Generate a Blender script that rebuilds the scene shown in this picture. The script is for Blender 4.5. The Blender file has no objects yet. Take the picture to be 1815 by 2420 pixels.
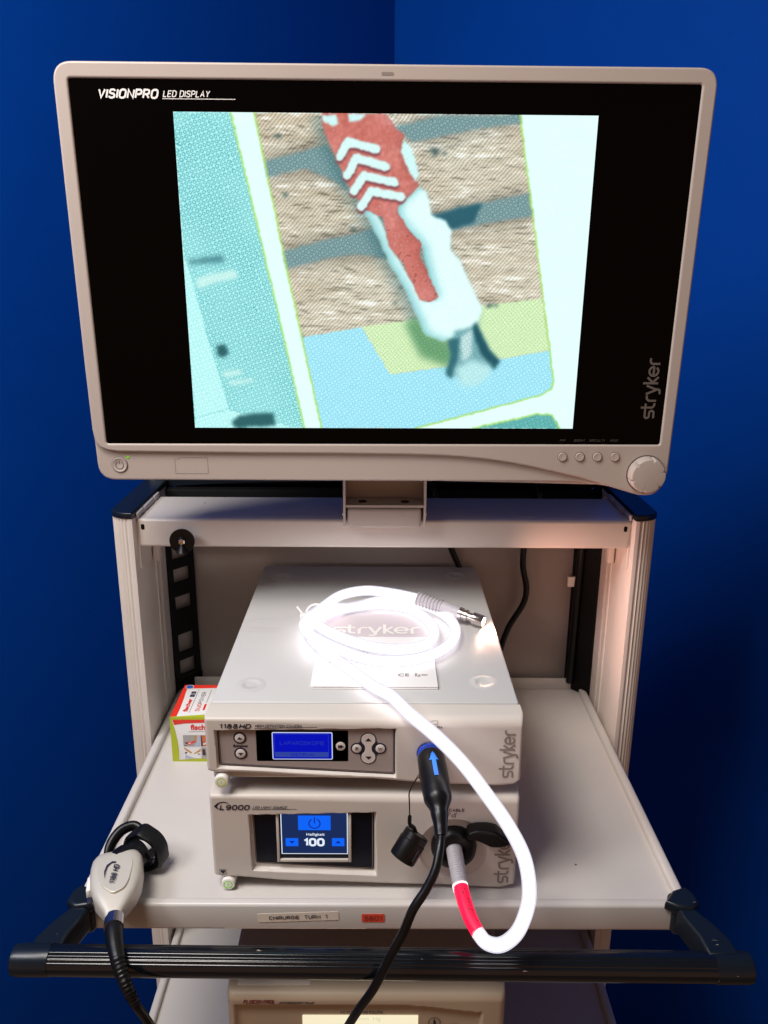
import bpy, bmesh, math, random
from mathutils import Vector, Matrix, Euler
random.seed(7)
R = math.radians
SC = bpy.context.scene
COL = SC.collection

# ------------------------------------------------------------------ camera, world, lamps, exposure
cd = bpy.data.cameras.new('camera')
cam = bpy.data.objects.new('camera', cd); COL.objects.link(cam)
cam.location = (-0.0046, -1.0371, 1.4768)
YAW, PITCH, ROLL = R(0.2290), R(16.6917), R(0.3552)
fw = Vector((math.sin(YAW)*math.cos(PITCH), math.cos(YAW)*math.cos(PITCH), -math.sin(PITCH)))
rt = Vector((math.cos(YAW), -math.sin(YAW), 0)); up = rt.cross(fw)
rt2 = rt*math.cos(ROLL)+up*math.sin(ROLL); up2 = up*math.cos(ROLL)-rt*math.sin(ROLL)
cam.matrix_world = Matrix(((rt2.x, up2.x, -fw.x, cam.location.x), (rt2.y, up2.y, -fw.y, cam.location.y), (rt2.z, up2.z, -fw.z, cam.location.z), (0, 0, 0, 1)))
cd.sensor_fit = 'VERTICAL'; cd.sensor_height = 24.0; cd.lens = 24.0*1908.9/2420
cd.clip_start = 0.02; cd.clip_end = 100
SC.camera = cam

w = bpy.data.worlds.new('World'); SC.world = w; w.use_nodes = True
# the unlit rest of the room: dim above, a warm glow off the floor and furniture lower down
_n, _l = w.node_tree.nodes, w.node_tree.links
_tc = _n.new('ShaderNodeTexCoord'); _sx = _n.new('ShaderNodeSeparateXYZ'); _mr = _n.new('ShaderNodeMapRange'); _rp = _n.new('ShaderNodeValToRGB')
_l.new(_tc.outputs['Generated'], _sx.inputs[0]); _l.new(_sx.outputs['Z'], _mr.inputs[0]); _mr.inputs[1].default_value = -1; _mr.inputs[2].default_value = 1
_l.new(_mr.outputs[0], _rp.inputs[0]); _rp.color_ramp.elements[0].position = .50; _rp.color_ramp.elements[0].color = (.37, .18, .095, 1)
_rp.color_ramp.elements[1].position = .72; _rp.color_ramp.elements[1].color = (.060, .052, .048, 1)
_l.new(_rp.outputs[0], _n['Background'].inputs[0]); _n['Background'].inputs[1].default_value = 1.0

def area(name, loc, target, sx, sy, power, col):
    l = bpy.data.lights.new(name, 'AREA'); l.shape = 'RECTANGLE'; l.size = sx; l.size_y = sy
    l.energy = power; l.color = col
    o = bpy.data.objects.new(name, l); COL.objects.link(o); o.location = loc
    o.rotation_euler = (Vector(target)-Vector(loc)).to_track_quat('-Z', 'Y').to_euler()
    return o
area('ceiling_lamp', (-0.62, -0.82, 2.65), (-0.36, -0.45, 0.8), 0.70, 0.50, 32, (1.0, 0.94, 0.88))
area('ceiling_lamp', (-1.10, -0.86, 2.10), (-0.20, 0.0, 1.1), 0.45, 0.35, 11, (0.97, 0.97, 1.0))

SC.view_settings.view_transform = 'Standard'; SC.view_settings.look = 'None'
SC.view_settings.exposure = 0.0; SC.view_settings.gamma = 1.0
SC.view_settings.use_curve_mapping = False
SC.cycles.max_bounces = 8; SC.cycles.transparent_max_bounces = 12
SC.cycles.sample_clamp_indirect = 4.0

# ------------------------------------------------------------------ materials
def nodemat(name):
    m = bpy.data.materials.new(name); m.use_nodes = True
    return m, m.node_tree.nodes, m.node_tree.links
def mat(name, col, rough=0.5, metal=0.0, spec=0.5, bump=0.0, bscale=900.0, var=0.0, coat=0.0, emit=None, es=0.0, chips=None):
    m, n, l = nodemat(name)
    b = n['Principled BSDF']
    b.inputs['Roughness'].default_value = rough; b.inputs['Metallic'].default_value = metal
    b.inputs['Specular IOR Level'].default_value = spec; b.inputs['Coat Weight'].default_value = coat
    b.inputs['Base Color'].default_value = (*col, 1)
    tc = n.new('ShaderNodeTexCoord')
    if var > 0 or chips:
        nz = n.new('ShaderNodeTexNoise'); nz.inputs['Scale'].default_value = 14; nz.inputs['Detail'].default_value = 6
        l.new(tc.outputs['Object'], nz.inputs['Vector'])
        mx = n.new('ShaderNodeMix'); mx.data_type = 'RGBA'
        mx.inputs[6].default_value = (*[c*(1-var) for c in col], 1); mx.inputs[7].default_value = (*[min(1, c*(1+var)) for c in col], 1)
        l.new(nz.outputs['Fac'], mx.inputs[0]); src = mx.outputs[2]
        if chips:
            n2 = n.new('ShaderNodeTexNoise'); n2.inputs['Scale'].default_value = chips[0]; n2.inputs['Detail'].default_value = 3
            mp = n.new('ShaderNodeMapping'); mp.inputs['Scale'].default_value = (0.35, 1, 1)
            l.new(tc.outputs['Object'], mp.inputs[0]); l.new(mp.outputs[0], n2.inputs['Vector'])
            rp = n.new('ShaderNodeValToRGB'); rp.color_ramp.elements[0].position = chips[1]; rp.color_ramp.elements[1].position = chips[1]+.02
            l.new(n2.outputs['Fac'], rp.inputs[0])
            m3 = n.new('ShaderNodeMix'); m3.data_type = 'RGBA'; m3.inputs[7].default_value = (*chips[2], 1)
            l.new(rp.outputs[0], m3.inputs[0]); l.new(src, m3.inputs[6]); src = m3.outputs[2]
        l.new(src, b.inputs['Base Color'])
        mr = n.new('ShaderNodeMapRange'); mr.inputs[3].default_value = rough*0.85; mr.inputs[4].default_value = min(1, rough*1.15)
        l.new(nz.outputs['Fac'], mr.inputs[0]); l.new(mr.outputs[0], b.inputs['Roughness'])
    if bump > 0:
        nb = n.new('ShaderNodeTexNoise'); nb.inputs['Scale'].default_value = bscale; nb.inputs['Detail'].default_value = 2
        l.new(tc.outputs['Object'], nb.inputs['Vector'])
        bp = n.new('ShaderNodeBump'); bp.inputs['Strength'].default_value = bump; bp.inputs['Distance'].default_value = 0.0006
        l.new(nb.outputs['Fac'], bp.inputs['Height']); l.new(bp.outputs[0], b.inputs['Normal'])
    if emit:
        b.inputs['Emission Color'].default_value = (*emit, 1); b.inputs['Emission Strength'].default_value = es
    return m
def glow(name, col, s=1.0):
    m, n, l = nodemat(name); n.remove(n['Principled BSDF'])
    e = n.new('ShaderNodeEmission'); e.inputs[0].default_value = (*col, 1); e.inputs[1].default_value = s
    l.new(e.outputs[0], n['Material Output'].inputs[0]); return m
M = {}
M['cart'] = mat('powder_coat', (.66, .60, .545), .30, bump=.25, bscale=700, var=.03)
M['shelf'] = mat('shelf_coat', (.57, .535, .505), .33, bump=.2, bscale=600, var=.03)
M['panel'] = mat('back_panel_paint', (.34, .30, .275), .5, var=.04)
M['mon'] = mat('monitor_plastic', (.425, .365, .322), .45, bump=.12, bscale=1500, var=.015)
M['unit'] = mat('unit_paint', (.53, .522, .508), .42, bump=.12, bscale=1200, var=.015)
M['face'] = mat('face_plastic', (.575, .525, .475), .40, bump=.1, bscale=1500, var=.015)
M['pump'] = mat('pump_plastic', (.46, .365, .26), .45, bump=.1, bscale=1500, var=.03)
M['navy'] = mat('navy_plastic', (.006, .010, .016), .30, spec=.38, bump=.1, bscale=500, var=.2)
M['bar'] = mat('navy_aluminium', (.004, .006, .009), .16, spec=.55, bump=.05, bscale=500, var=.2, chips=(190, .735, (.30, .25, .20)))
M['navychip'] = mat('worn_navy_plastic', (.006, .010, .016), .30, spec=.38, bump=.1, bscale=500, var=.2, chips=(210, .73, (.33, .27, .20)))
M['black'] = mat('black_plastic', (.003, .003, .003), .38, spec=.28, var=.2)
M['duct'] = mat('duct_black', (.002, .002, .002), .6, spec=.2)
M['rubber'] = mat('black_rubber', (.004, .004, .0045), .34, spec=.32, bump=.1, bscale=800, var=.2)
M['gloss'] = mat('screen_glass', (.0006, .0006, .0006), .22, spec=.07, var=.1)
M['metal'] = mat('steel', (.62, .58, .55), .22, metal=1.0, var=.05)
M['silver'] = mat('silver_paint', (.61, .575, .50), .36, metal=.25, bump=.15, bscale=2500, var=.03)
M['grey'] = mat('grey_rubber', (.45, .43, .45), .5, var=.03)
M['white'] = mat('white_plastic', (.78, .75, .70), .45)
M['paper'] = mat('paper', (.80, .78, .77), .6, var=.01)
M['ink'] = mat('dark_ink', (.012, .012, .03), .5)
M['greyink'] = mat('grey_ink', (.23, .19, .17), .5)
M['pale'] = mat('pale_ink', (.75, .73, .70), .5)
M['dim'] = mat('dim_ink', (.06, .055, .05), .5)
M['logogrey'] = mat('logo_grey', (.115, .10, .088), .45)
M['inset'] = mat('inset_panel', (.33, .28, .265), .4, var=.02)
M['insetb'] = mat('inset_black', (.004, .005, .012), .3, spec=.3)
M['btn'] = mat('button_face', (.62, .57, .53), .45)
M['blue_ring'] = mat('blue_ring', (.01, .07, .62), .3)
M['blue_arrow'] = mat('blue_arrow', (.03, .19, .75), .45)
M['red'] = mat('red_print', (.75, .035, .02), .4)
M['green'] = mat('green_print', (.42, .48, .015), .45)
M['carton'] = mat('carton_white', (.76, .75, .74), .4)
M['redlabel'] = mat('red_sticker', (.70, .07, .03), .5)
M['tape'] = mat('label_tape', (.66, .57, .47), .5)
M['shade'] = mat('printed_grey', (.56, .50, .52), .6)
M['seam'] = mat('seam_dark', (.10, .085, .075), .7)
M['wall'] = mat('blue_wall_paint', (.0001, .050, .33), .65, spec=.05, bump=.25, bscale=120, var=.05)
M['floor'] = mat('floor_vinyl', (.30, .19, .12), .5, var=.1)
M['purple'] = mat('glossy_sheet', (.10, .085, .09), .35)
M['maroon'] = mat('maroon_ink', (.18, .02, .03), .5)
M['lcd'] = glow('lcd_blue', (.003, .006, .46), 1.0)
M['lcdb'] = glow('lcd_frame', (.62, .68, .88), 1.0)
M['lcdt'] = glow('lcd_text', (.02, .035, .38), 1.0)
M['lcdbar'] = glow('lcd_bar', (.03, .055, .33), 1.0)
M['navyscr'] = glow('touch_dark', (.012, .026, .10), 1.0)
M['bluebtn'] = glow('touch_button', (.006, .13, .95), 1.0)
M['bluedk'] = glow('touch_symbol', (.006, .02, .28), 1.0)
M['scrwhite'] = glow('touch_white', (.80, .88, 1.0), 1.0)
M['cream'] = glow('pump_lcd', (1.0, .90, .62), .95)
M['creamt'] = glow('pump_lcd_text', (.72, .66, .47), 1.0)
M['led'] = glow('green_led', (.22, .62, .02), .8)
M['ledring'] = mat('green_ring', (.30, .42, .04), .5, emit=(.35, .6, .02), es=.25)
M['core'] = glow('lit_fibre', (1.0, .89, .92), 8.0)
M['hotcore'] = glow('lit_fibre_hot', (1.0, .95, .97), 6.5)
M['redglow'] = mat('lit_red_sleeve', (.75, .005, .03), .35, emit=(1.0, .010, .075), es=.85)
M['ringglow'] = glow('lit_ring', (1.0, .75, .75), 1.6)
M['tipglow'] = glow('lit_tip', (1.0, .60, .44), 480.0)
def sheath():
    m, n, l = nodemat('clear_sheath'); n.remove(n['Principled BSDF'])
    e = n.new('ShaderNodeEmission'); e.inputs[0].default_value = (.86, .83, .965, 1); e.inputs[1].default_value = .97
    t = n.new('ShaderNodeBsdfTransparent'); mx = n.new('ShaderNodeMixShader'); mx.inputs[0].default_value = .74
    l.new(t.outputs[0], mx.inputs[1]); l.new(e.outputs[0], mx.inputs[2]); l.new(mx.outputs[0], n['Material Output'].inputs[0]); return m
M['sheath'] = sheath()

# ------------------------------------------------------------------ mesh helpers
FRONT = lambda y: (lambda u, v, w: (u, y-w, v))          # a plane facing the viewer
TOP = lambda z: (lambda u, v, w: (u, v, z+w))            # a plane facing up
class MB:
    def __init__(s): s.v = []; s.f = []; s.m = []
    def add(s, vs, fs, mi=0):
        o = len(s.v); s.v += [tuple(q) for q in vs]; s.f += [tuple(i+o for i in f) for f in fs]; s.m += [mi]*len(fs); return s
    def bm(s, bm, mi=0, fn=None):
        bm.verts.index_update()
        s.add([fn(*v.co) if fn else tuple(v.co) for v in bm.verts], [[v.index for v in f.verts] for f in bm.faces], mi); bm.free(); return s
    def box(s, lo, hi, bev=0.0, mi=0, seg=2, fn=None):
        bm = bmesh.new(); bmesh.ops.create_cube(bm, size=1)
        for v in bm.verts: v.co = Vector([(lo[i]+hi[i])/2 + v.co[i]*(hi[i]-lo[i]) for i in range(3)])
        if bev > 0: bmesh.ops.bevel(bm, geom=list(bm.edges), offset=bev, segments=seg, profile=.5, affect='EDGES')
        return s.bm(bm, mi, fn)
    def tube(s, pts, rad, seg=12, mi=0, cap=True, smooth=True, n=6, oval=None):
        P = spline(pts, n) if smooth else [Vector(p) for p in pts]
        N = len(P); rr = rad if callable(rad) else (lambda t: rad)
        T = [(P[min(i+1, N-1)]-P[max(i-1, 0)]).normalized() for i in range(N)]
        a = Vector((0, 0, 1)) if abs(T[0].z) < .9 else Vector((1, 0, 0))
        nn = (a - T[0]*a.dot(T[0])).normalized(); vs = []
        L = [0]
        for i in range(1, N): L.append(L[-1]+(P[i]-P[i-1]).length)
        for i in range(N):
            nn = (nn - T[i]*nn.dot(T[i])).normalized(); b = T[i].cross(nn); r = rr(L[i]/L[-1])
            for k in range(seg):
                q = 2*math.pi*k/seg
                ca, sa = math.cos(q), math.sin(q)
                if oval: ca *= oval
                vs.append(P[i]+nn*(r*ca)+b*(r*sa))
        fs = [(i*seg+k, i*seg+(k+1) % seg, (i+1)*seg+(k+1) % seg, (i+1)*seg+k) for i in range(N-1) for k in range(seg)]
        if cap: fs += [tuple(range(seg))[::-1], tuple((N-1)*seg+k for k in range(seg))]
        return s.add(vs, fs, mi)
    def lathe(s, prof, org, axis, seg=32, mi=0):
        ax = Vector(axis).normalized(); a = Vector((0, 0, 1)) if abs(ax.z) < .9 else Vector((1, 0, 0))
        e1 = (a-ax*a.dot(ax)).normalized(); e2 = ax.cross(e1); O = Vector(org); vs = []
        for (r, h) in prof:
            for k in range(seg):
                q = 2*math.pi*k/seg; vs.append(O+ax*h+e1*(r*math.cos(q))+e2*(r*math.sin(q)))
        n = len(prof)
        fs = [(i*seg+k, i*seg+(k+1) % seg, (i+1)*seg+(k+1) % seg, (i+1)*seg+k) for i in range(n-1) for k in range(seg)]
        fs += [tuple(range(seg))[::-1], tuple((n-1)*seg+k for k in range(seg))]
        return s.add(vs, fs, mi)
    def mesh(s, me, fn, mi=0):
        s.add([fn(*v.co) for v in me.vertices], [list(p.vertices) for p in me.polygons], mi); bpy.data.meshes.remove(me); return s
    def prism(s, outs, thick, fn, bev=0.0, mi=0, bres=2):   # front face at w=0, body going back to -thick
        return s.mesh(curve_mesh(outs, thick, bev, bres), lambda u, v, w: fn(u, v, w-thick/2), mi)
    def flat(s, poly, fn, w=0.0, mi=0):
        bm = bmesh.new(); vs = [bm.verts.new((p[0], p[1], 0)) for p in poly]; f = bm.faces.new(vs)
        if f.calc_area() > 0 and f.normal.z < 0: f.normal_flip()
        bm.normal_update()
        bmesh.ops.triangulate(bm, faces=list(bm.faces))
        return s.bm(bm, mi, lambda a, b, c: fn(a, b, w))
    def stroke(s, pts, wd, fn, w=0.0, mi=0, rnd=False):
        P = [Vector((p[0], p[1])) for p in pts]
        closed = (P[0]-P[-1]).length < 1e-9
        if closed: P = P[:-1]
        N = len(P); Lf = []; Rt = []
        for i in range(N):
            if closed: a = P[i-1]; b = P[(i+1) % N]
            else: a = P[i-1] if i else None; b = P[i+1] if i < N-1 else None
            d1 = (P[i]-a).normalized() if a is not None else (b-P[i]).normalized()
            d2 = (b-P[i]).normalized() if b is not None else d1
            t = d1+d2; t = t.normalized() if t.length > 1e-6 else d1
            n = Vector((-t.y, t.x)); c = max(.62, n.dot(Vector((-d1.y, d1.x)))); k = wd/2/c
            Lf.append(P[i]+n*k); Rt.append(P[i]-n*k)
        vs = [fn(q.x, q.y, w) for q in Lf]+[fn(q.x, q.y, w) for q in Rt]
        fs = [(i, N+i, N+(i+1) % N, (i+1) % N) for i in range(N if closed else N-1)]
        return s.add(vs, fs, mi)
    def text(s, body, x, z, wd, ht, fn, w=0.0003, mi=0, shear=0.0, bold=0.0, rot=0.0, thin=0.0001):
        me = text_mesh(body, wd, ht, shear, bold, thin)
        c, q = math.cos(rot), math.sin(rot)
        return s.mesh(me, lambda u, v, t: fn(x+u*c-v*q, z+u*q+v*c, w+t), mi)
    def stext(s, body, x, z, wd, ht, fn, w=0.0003, mi=0, shear=0.0, wt=.15, rot=0.0):
        pls = []; cx = 0.0
        for ch_ in body:
            if ch_ == ' ': cx += .5; continue
            gw, strokes = GLYPH[ch_]
            pls += [[(cx+px, py) for px, py in st] for st in strokes]; cx += gw+.30
        cx -= .30; k = (wd-wt*ht-shear*ht)/cx; kz = ht*(1-wt); c, q = math.cos(rot), math.sin(rot); o = wt*ht/2
        f2 = lambda u, v, t: fn(x+u*c-v*q, z+u*q+v*c, t)
        for i, st in enumerate(pls): s.stroke([(o+px*k+shear*py*ht, o+py*kz) for px, py in st], wt*ht, f2, w+.000004*i, mi)
        return s
    def build(s, name, mats, parent=None, loc=None, smooth=True, ang=38):
        me = bpy.data.meshes.new(name)
        off = OFF.get(parent.name, Vector((0, 0, 0))) if parent is not None else (Vector(loc) if loc else Vector((0, 0, 0)))
        me.from_pydata([Vector(v)-off for v in s.v], [], s.f)
        for mm in (mats if isinstance(mats, (list, tuple)) else [mats]): me.materials.append(mm)
        me.polygons.foreach_set('material_index', s.m)
        bm = bmesh.new(); bm.from_mesh(me); bmesh.ops.recalc_face_normals(bm, faces=bm.faces); bm.to_mesh(me); bm.free()
        if smooth:
            me.polygons.foreach_set('use_smooth', [True]*len(me.polygons)); me.set_sharp_from_angle(angle=R(ang))
        o = bpy.data.objects.new(name, me); COL.objects.link(o)
        if parent is not None: o.parent = parent
        elif loc: o.location = loc
        OFF[o.name] = off
        return o
OFF = {}
_C = [(.68, .78), (.60, .93), (.44, 1), (.24, 1), (.08, .92), (0, .74), (0, .26), (.08, .08), (.24, 0), (.44, 0), (.60, .07), (.68, .22)]
_O = [(.24, 1), (.46, 1), (.62, .92), (.70, .74), (.70, .26), (.62, .08), (.46, 0), (.24, 0), (.08, .08), (0, .26), (0, .74), (.08, .92), (.24, 1)]
_P = [(0, 0), (0, 1), (.42, 1), (.58, .93), (.64, .80), (.64, .66), (.58, .53), (.42, .46), (0, .46)]
_S = [(.62, .80), (.56, .93), (.42, 1), (.22, 1), (.08, .93), (.02, .80), (.02, .68), (.10, .57), (.52, .46), (.62, .36), (.64, .24), (.58, .08), (.42, 0), (.22, 0), (.06, .07), (0, .22)]
GLYPH = {'A': (.72, [[(0, 0), (.36, 1), (.72, 0)], [(.13, .34), (.59, .34)]]), 'B': (.66, [[(0, .53), (.42, .53), (.56, .60), (.60, .76), (.54, .93), (.42, 1), (0, 1), (0, 0), (.44, 0), (.60, .08), (.66, .25), (.60, .44), (.42, .53)]]),
 'C': (.68, [_C]), 'D': (.68, [[(0, 0), (0, 1), (.38, 1), (.58, .92), (.68, .72), (.68, .28), (.58, .08), (.38, 0), (0, 0)]]), 'E': (.60, [[(.60, 1), (0, 1), (0, 0), (.60, 0)], [(0, .52), (.54, .52)]]),
 'F': (.58, [[(.58, 1), (0, 1), (0, 0)], [(0, .50), (.52, .50)]]), 'G': (.70, [_C[:-1]+[(.70, .14), (.70, .46), (.38, .46)]]), 'H': (.66, [[(0, 0), (0, 1)], [(.66, 0), (.66, 1)], [(0, .52), (.66, .52)]]),
 'I': (.02, [[(.01, 0), (.01, 1)]]), 'K': (.66, [[(0, 0), (0, 1)], [(.64, 1), (.04, .46)], [(.24, .62), (.66, 0)]]), 'L': (.56, [[(0, 1), (0, 0), (.56, 0)]]),
 'M': (.80, [[(0, 0), (0, 1), (.40, .12), (.80, 1), (.80, 0)]]), 'N': (.68, [[(0, 0), (0, 1), (.68, 0), (.68, 1)]]), 'O': (.70, [_O]), 'P': (.64, [_P]), 'Q': (.70, [_O, [(.46, .22), (.70, -.04)]]),
 'R': (.68, [_P, [(.36, .46), (.68, 0)]]), 'S': (.64, [_S]), 'T': (.66, [[(0, 1), (.66, 1)], [(.33, 1), (.33, 0)]]), 'U': (.66, [[(0, 1), (0, .26), (.08, .08), (.24, 0), (.42, 0), (.58, .08), (.66, .26), (.66, 1)]]),
 'V': (.70, [[(0, 1), (.35, 0), (.70, 1)]]), 'W': (1.0, [[(0, 1), (.24, 0), (.50, .92), (.76, 0), (1.0, 1)]]), 'X': (.66, [[(0, 0), (.66, 1)], [(0, 1), (.66, 0)]]), 'Y': (.68, [[(0, 1), (.34, .48), (.68, 1)], [(.34, .48), (.34, 0)]]),
 'Z': (.64, [[(0, 1), (.64, 1), (0, 0), (.64, 0)]]), '0': (.62, [[(p[0]*.886, p[1]) for p in _O]]), '1': (.30, [[(0, .74), (.28, 1), (.28, 0)]]),
 '2': (.62, [[(.02, .76), (.08, .92), (.22, 1), (.42, 1), (.56, .92), (.62, .76), (.58, .60), (0, 0), (.62, 0)]]), '3': (.62, [[(0, .82), (.12, .96), (.40, 1), (.58, .88), (.58, .66), (.42, .53), (.24, .53)], [(.42, .53), (.60, .42), (.62, .16), (.44, 0), (.16, 0), (0, .16)]]),
 '4': (.64, [[(.48, 0), (.48, 1), (0, .30), (.64, .30)]]), '5': (.62, [[(.56, 1), (.10, 1), (.04, .50), (.20, .60), (.42, .60), (.58, .48), (.62, .28), (.56, .08), (.40, 0), (.18, 0), (0, .14)]]),
 '6': (.62, [[(.58, .84), (.46, .98), (.26, 1), (.08, .86), (0, .54), (.02, .20), (.14, .03), (.34, 0), (.54, .08), (.62, .30), (.56, .52), (.36, .60), (.14, .54), (.02, .38)]]),
 '8': (.62, [[(.31, .53), (.12, .60), (.05, .76), (.12, .93), (.31, 1), (.50, .93), (.57, .76), (.50, .60), (.31, .53), (.10, .45), (0, .26), (.08, .07), (.31, 0), (.54, .07), (.62, .26), (.52, .45), (.31, .53)]]),
 '9': (.62, [[(.04, .16), (.16, .02), (.36, 0), (.54, .14), (.62, .46), (.60, .80), (.48, .97), (.28, 1), (.08, .92), (0, .70), (.06, .48), (.26, .40), (.48, .46), (.60, .62)]]),
 '-': (.36, [[(0, .45), (.36, .45)]]), '.': (.06, [[(.03, 0), (.03, .06)]])}
def spline(pts, n=6):
    P = [Vector(p) for p in pts]
    if len(P) < 3: return P
    Q = [P[0]*2-P[1]]+P+[P[-1]*2-P[-2]]; out = []
    for i in range(1, len(Q)-2):
        p0, p1, p2, p3 = Q[i-1:i+3]
        t0 = 0; t1 = (p1-p0).length**.5+1e-6; t2 = t1+(p2-p1).length**.5+1e-6; t3 = t2+(p3-p2).length**.5+1e-6
        for k in range(n):
            t = t1+(t2-t1)*k/n
            A1 = p0*((t1-t)/t1)+p1*(t/t1); A2 = p1*((t2-t)/(t2-t1))+p2*((t-t1)/(t2-t1)); A3 = p2*((t3-t)/(t3-t2))+p3*((t-t2)/(t3-t2))
            B1 = A1*((t2-t)/t2)+A2*(t/t2); B2 = A2*((t3-t)/(t3-t1))+A3*((t-t1)/(t3-t1))
            out.append(B1*((t2-t)/(t2-t1))+B2*((t-t1)/(t2-t1)))
    return out+[P[-1]]
def curve_mesh(outs, thick, bev, bres):
    c = bpy.data.curves.new('tmp', 'CURVE'); c.dimensions = '2D'; c.fill_mode = 'BOTH'
    for o in outs:
        sp = c.splines.new('POLY'); sp.points.add(len(o)-1); sp.use_cyclic_u = True
        for p, q in zip(sp.points, o): p.co = (q[0], q[1], 0, 1)
    c.extrude = max(thick/2-bev, 0.00001); c.bevel_depth = bev; c.bevel_resolution = bres; c.offset = -bev
    ob = bpy.data.objects.new('tmp', c); me = bpy.data.meshes.new_from_object(ob)
    bpy.data.objects.remove(ob); bpy.data.curves.remove(c); return me
def text_mesh(body, wd, ht, shear, bold, thin):
    c = bpy.data.curves.new('tmp', 'FONT'); c.body = body; c.size = 1; c.offset = bold; c.extrude = 0.001; c.resolution_u = 4; c.shear = shear
    ob = bpy.data.objects.new('tmp', c); me = bpy.data.meshes.new_from_object(ob)
    bpy.data.objects.remove(ob); bpy.data.curves.remove(c)
    xs = [v.co.x for v in me.vertices]; ys = [v.co.y for v in me.vertices]
    x0, x1, y0, y1 = min(xs), max(xs), min(ys), max(ys)
    for v in me.vertices: v.co = ((v.co.x-x0)/(x1-x0)*wd, (v.co.y-y0)/(y1-y0)*ht, v.co.z*thin/.001)
    return me
def rrect(x0, z0, x1, z1, r, n=5):
    out = []
    for cx, cz, a in ((x1-r, z1-r, 0), (x0+r, z1-r, 90), (x0+r, z0+r, 180), (x1-r, z0+r, 270)):
        for k in range(n+1): q = R(a+90*k/n); out.append((cx+r*math.cos(q), cz+r*math.sin(q)))
    return out
def rpoly(pts, r, n=4):           # round the corners of a polygon
    out = []; N = len(pts)
    for i in range(N):
        p = Vector(pts[i]); a = Vector(pts[i-1]); b = Vector(pts[(i+1) % N])
        rr = r[i] if isinstance(r, (list, tuple)) else r
        d1 = (a-p); d2 = (b-p); k = min(rr, d1.length*.45, d2.length*.45)
        s, e = p+d1.normalized()*k, p+d2.normalized()*k
        for j in range(n+1):
            t = j/n; q = s*(1-t)**2+p*2*t*(1-t)+e*t*t; out.append((q.x, q.y))
    return out
def circ(x, z, r, n=28, a0=0, a1=360):
    return [(x+r*math.cos(R(a0+(a1-a0)*k/n)), z+r*math.sin(R(a0+(a1-a0)*k/n))) for k in range(n + (0 if abs(a1-a0) >= 360 else 1))]
def sm(t): t = max(0.0, min(1.0, t)); return t*t*(3-2*t)
def lerp(tab, x):
    if x <= tab[0][0]: return tab[0][1]
    for (a, b), (c, d) in zip(tab, tab[1:]):
        if x <= c: return b+(d-b)*sm((x-a)/(c-a))
    return tab[-1][1]
def thing(name, label, cat, loc, rot=(0, 0, 0), group=None):
    o = bpy.data.objects.new(name, None); COL.objects.link(o); o.location = loc; o.rotation_euler = rot
    o.empty_display_size = .05; o['label'] = label; o['category'] = cat
    if group: o['group'] = group
    OFF[o.name] = Vector(loc); return o
def tag(o, label, cat, group=None):
    o['label'] = label; o['category'] = cat
    if group: o['group'] = group
    return o
def struct(o, label=None):
    o['kind'] = 'structure'
    if label: o['label'] = label
    return o
# the rounded lower-case wordmark, drawn as strokes in a box of height 1 (x-height), returned as polylines
def arc(cx, cy, r, a0, a1, n=8, sy=1.0): return [(cx+r*math.cos(R(a0+(a1-a0)*k/n)), cy+sy*r*math.sin(R(a0+(a1-a0)*k/n))) for k in range(n+1)]
h = .1
WORD = [
    [(0.02, h)] + [(.42, h)] + arc(.50, .3, .2, -90, 90) + [(.28, .5)] + arc(.24, .7, .2, 270, 90) + [(1.36, .9)],
    [(1.0, 1.32), (1.0, .42)] + arc(1.26, .38, .26, 180, 270, 5) + [(1.40, h)],
    [(1.62, 0), (1.62, .58)] + arc(1.92, .58, .30, 180, 90, 6) + [(2.12, .88)],
    [(2.22, 1.0), (2.60, .10)], [(2.98, 1.0), (2.62, .05)] + arc(2.46, -.02, .20, 0, -90, 4) + [(2.22, -.24)],
    [(3.20, 0), (3.20, 1.35)], [(3.72, 1.0), (3.28, .50), (3.76, 0)],
    arc(4.26, .5, .40, 0, 325, 18) , [(3.88, .5), (4.66, .5)],
    [(4.92, 0), (4.92, .58)] + arc(5.20, .58, .30, 180, 90, 6) + [(5.42, .88)],
]
def wordmark(mb, fn, x, z, length, rot, wgt=.19, w=.0004, tall=1.0, mi=0):
    k = length/5.42; c, q = math.cos(rot), math.sin(rot)
    f2 = lambda u, v, t: fn(x+u*c-v*q, z+u*q+v*c, t)
    for i, pl in enumerate(WORD):
        mb.stroke([(p[0]*k, p[1]*k*tall) for p in pl], wgt*k, f2, w+.00002*i, mi)

# ------------------------------------------------------------------ the room corner: two blue walls and a floor
CX, CY = 0.022, 1.10
LA, RA = R(233), R(-49)          # directions of the two walls away from the corner
def wall(name, ang, label):
    d = Vector((math.cos(ang), math.sin(ang), 0)); n = Vector((-d.y, d.x, 0))
    if n.y < 0: n = -n
    mb = MB(); L = 2.6; p = Vector((CX, CY, 0)); t = .1
    a = p; b = p+d*L; off = n*t
    vs = [a, b, b+off, a+off]; vs = [(q.x, q.y, -.45) for q in vs]+[(q.x, q.y, 2.8) for q in vs]
    mb.add(vs, [(0, 1, 2, 3), (4, 5, 6, 7), (0, 1, 5, 4), (1, 2, 6, 5), (2, 3, 7, 6), (3, 0, 4, 7)])
    return struct(mb.build(name, M['wall'], smooth=False), label)
wall('wall_left', LA, 'deep blue painted wall left of the room corner')
wall('wall_right', RA, 'deep blue painted wall right of the room corner')
struct(MB().box((-3, -3, -.50), (3, 3, -.45)).build('floor', M['floor'], smooth=False), 'dark floor under the equipment cart')

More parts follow.
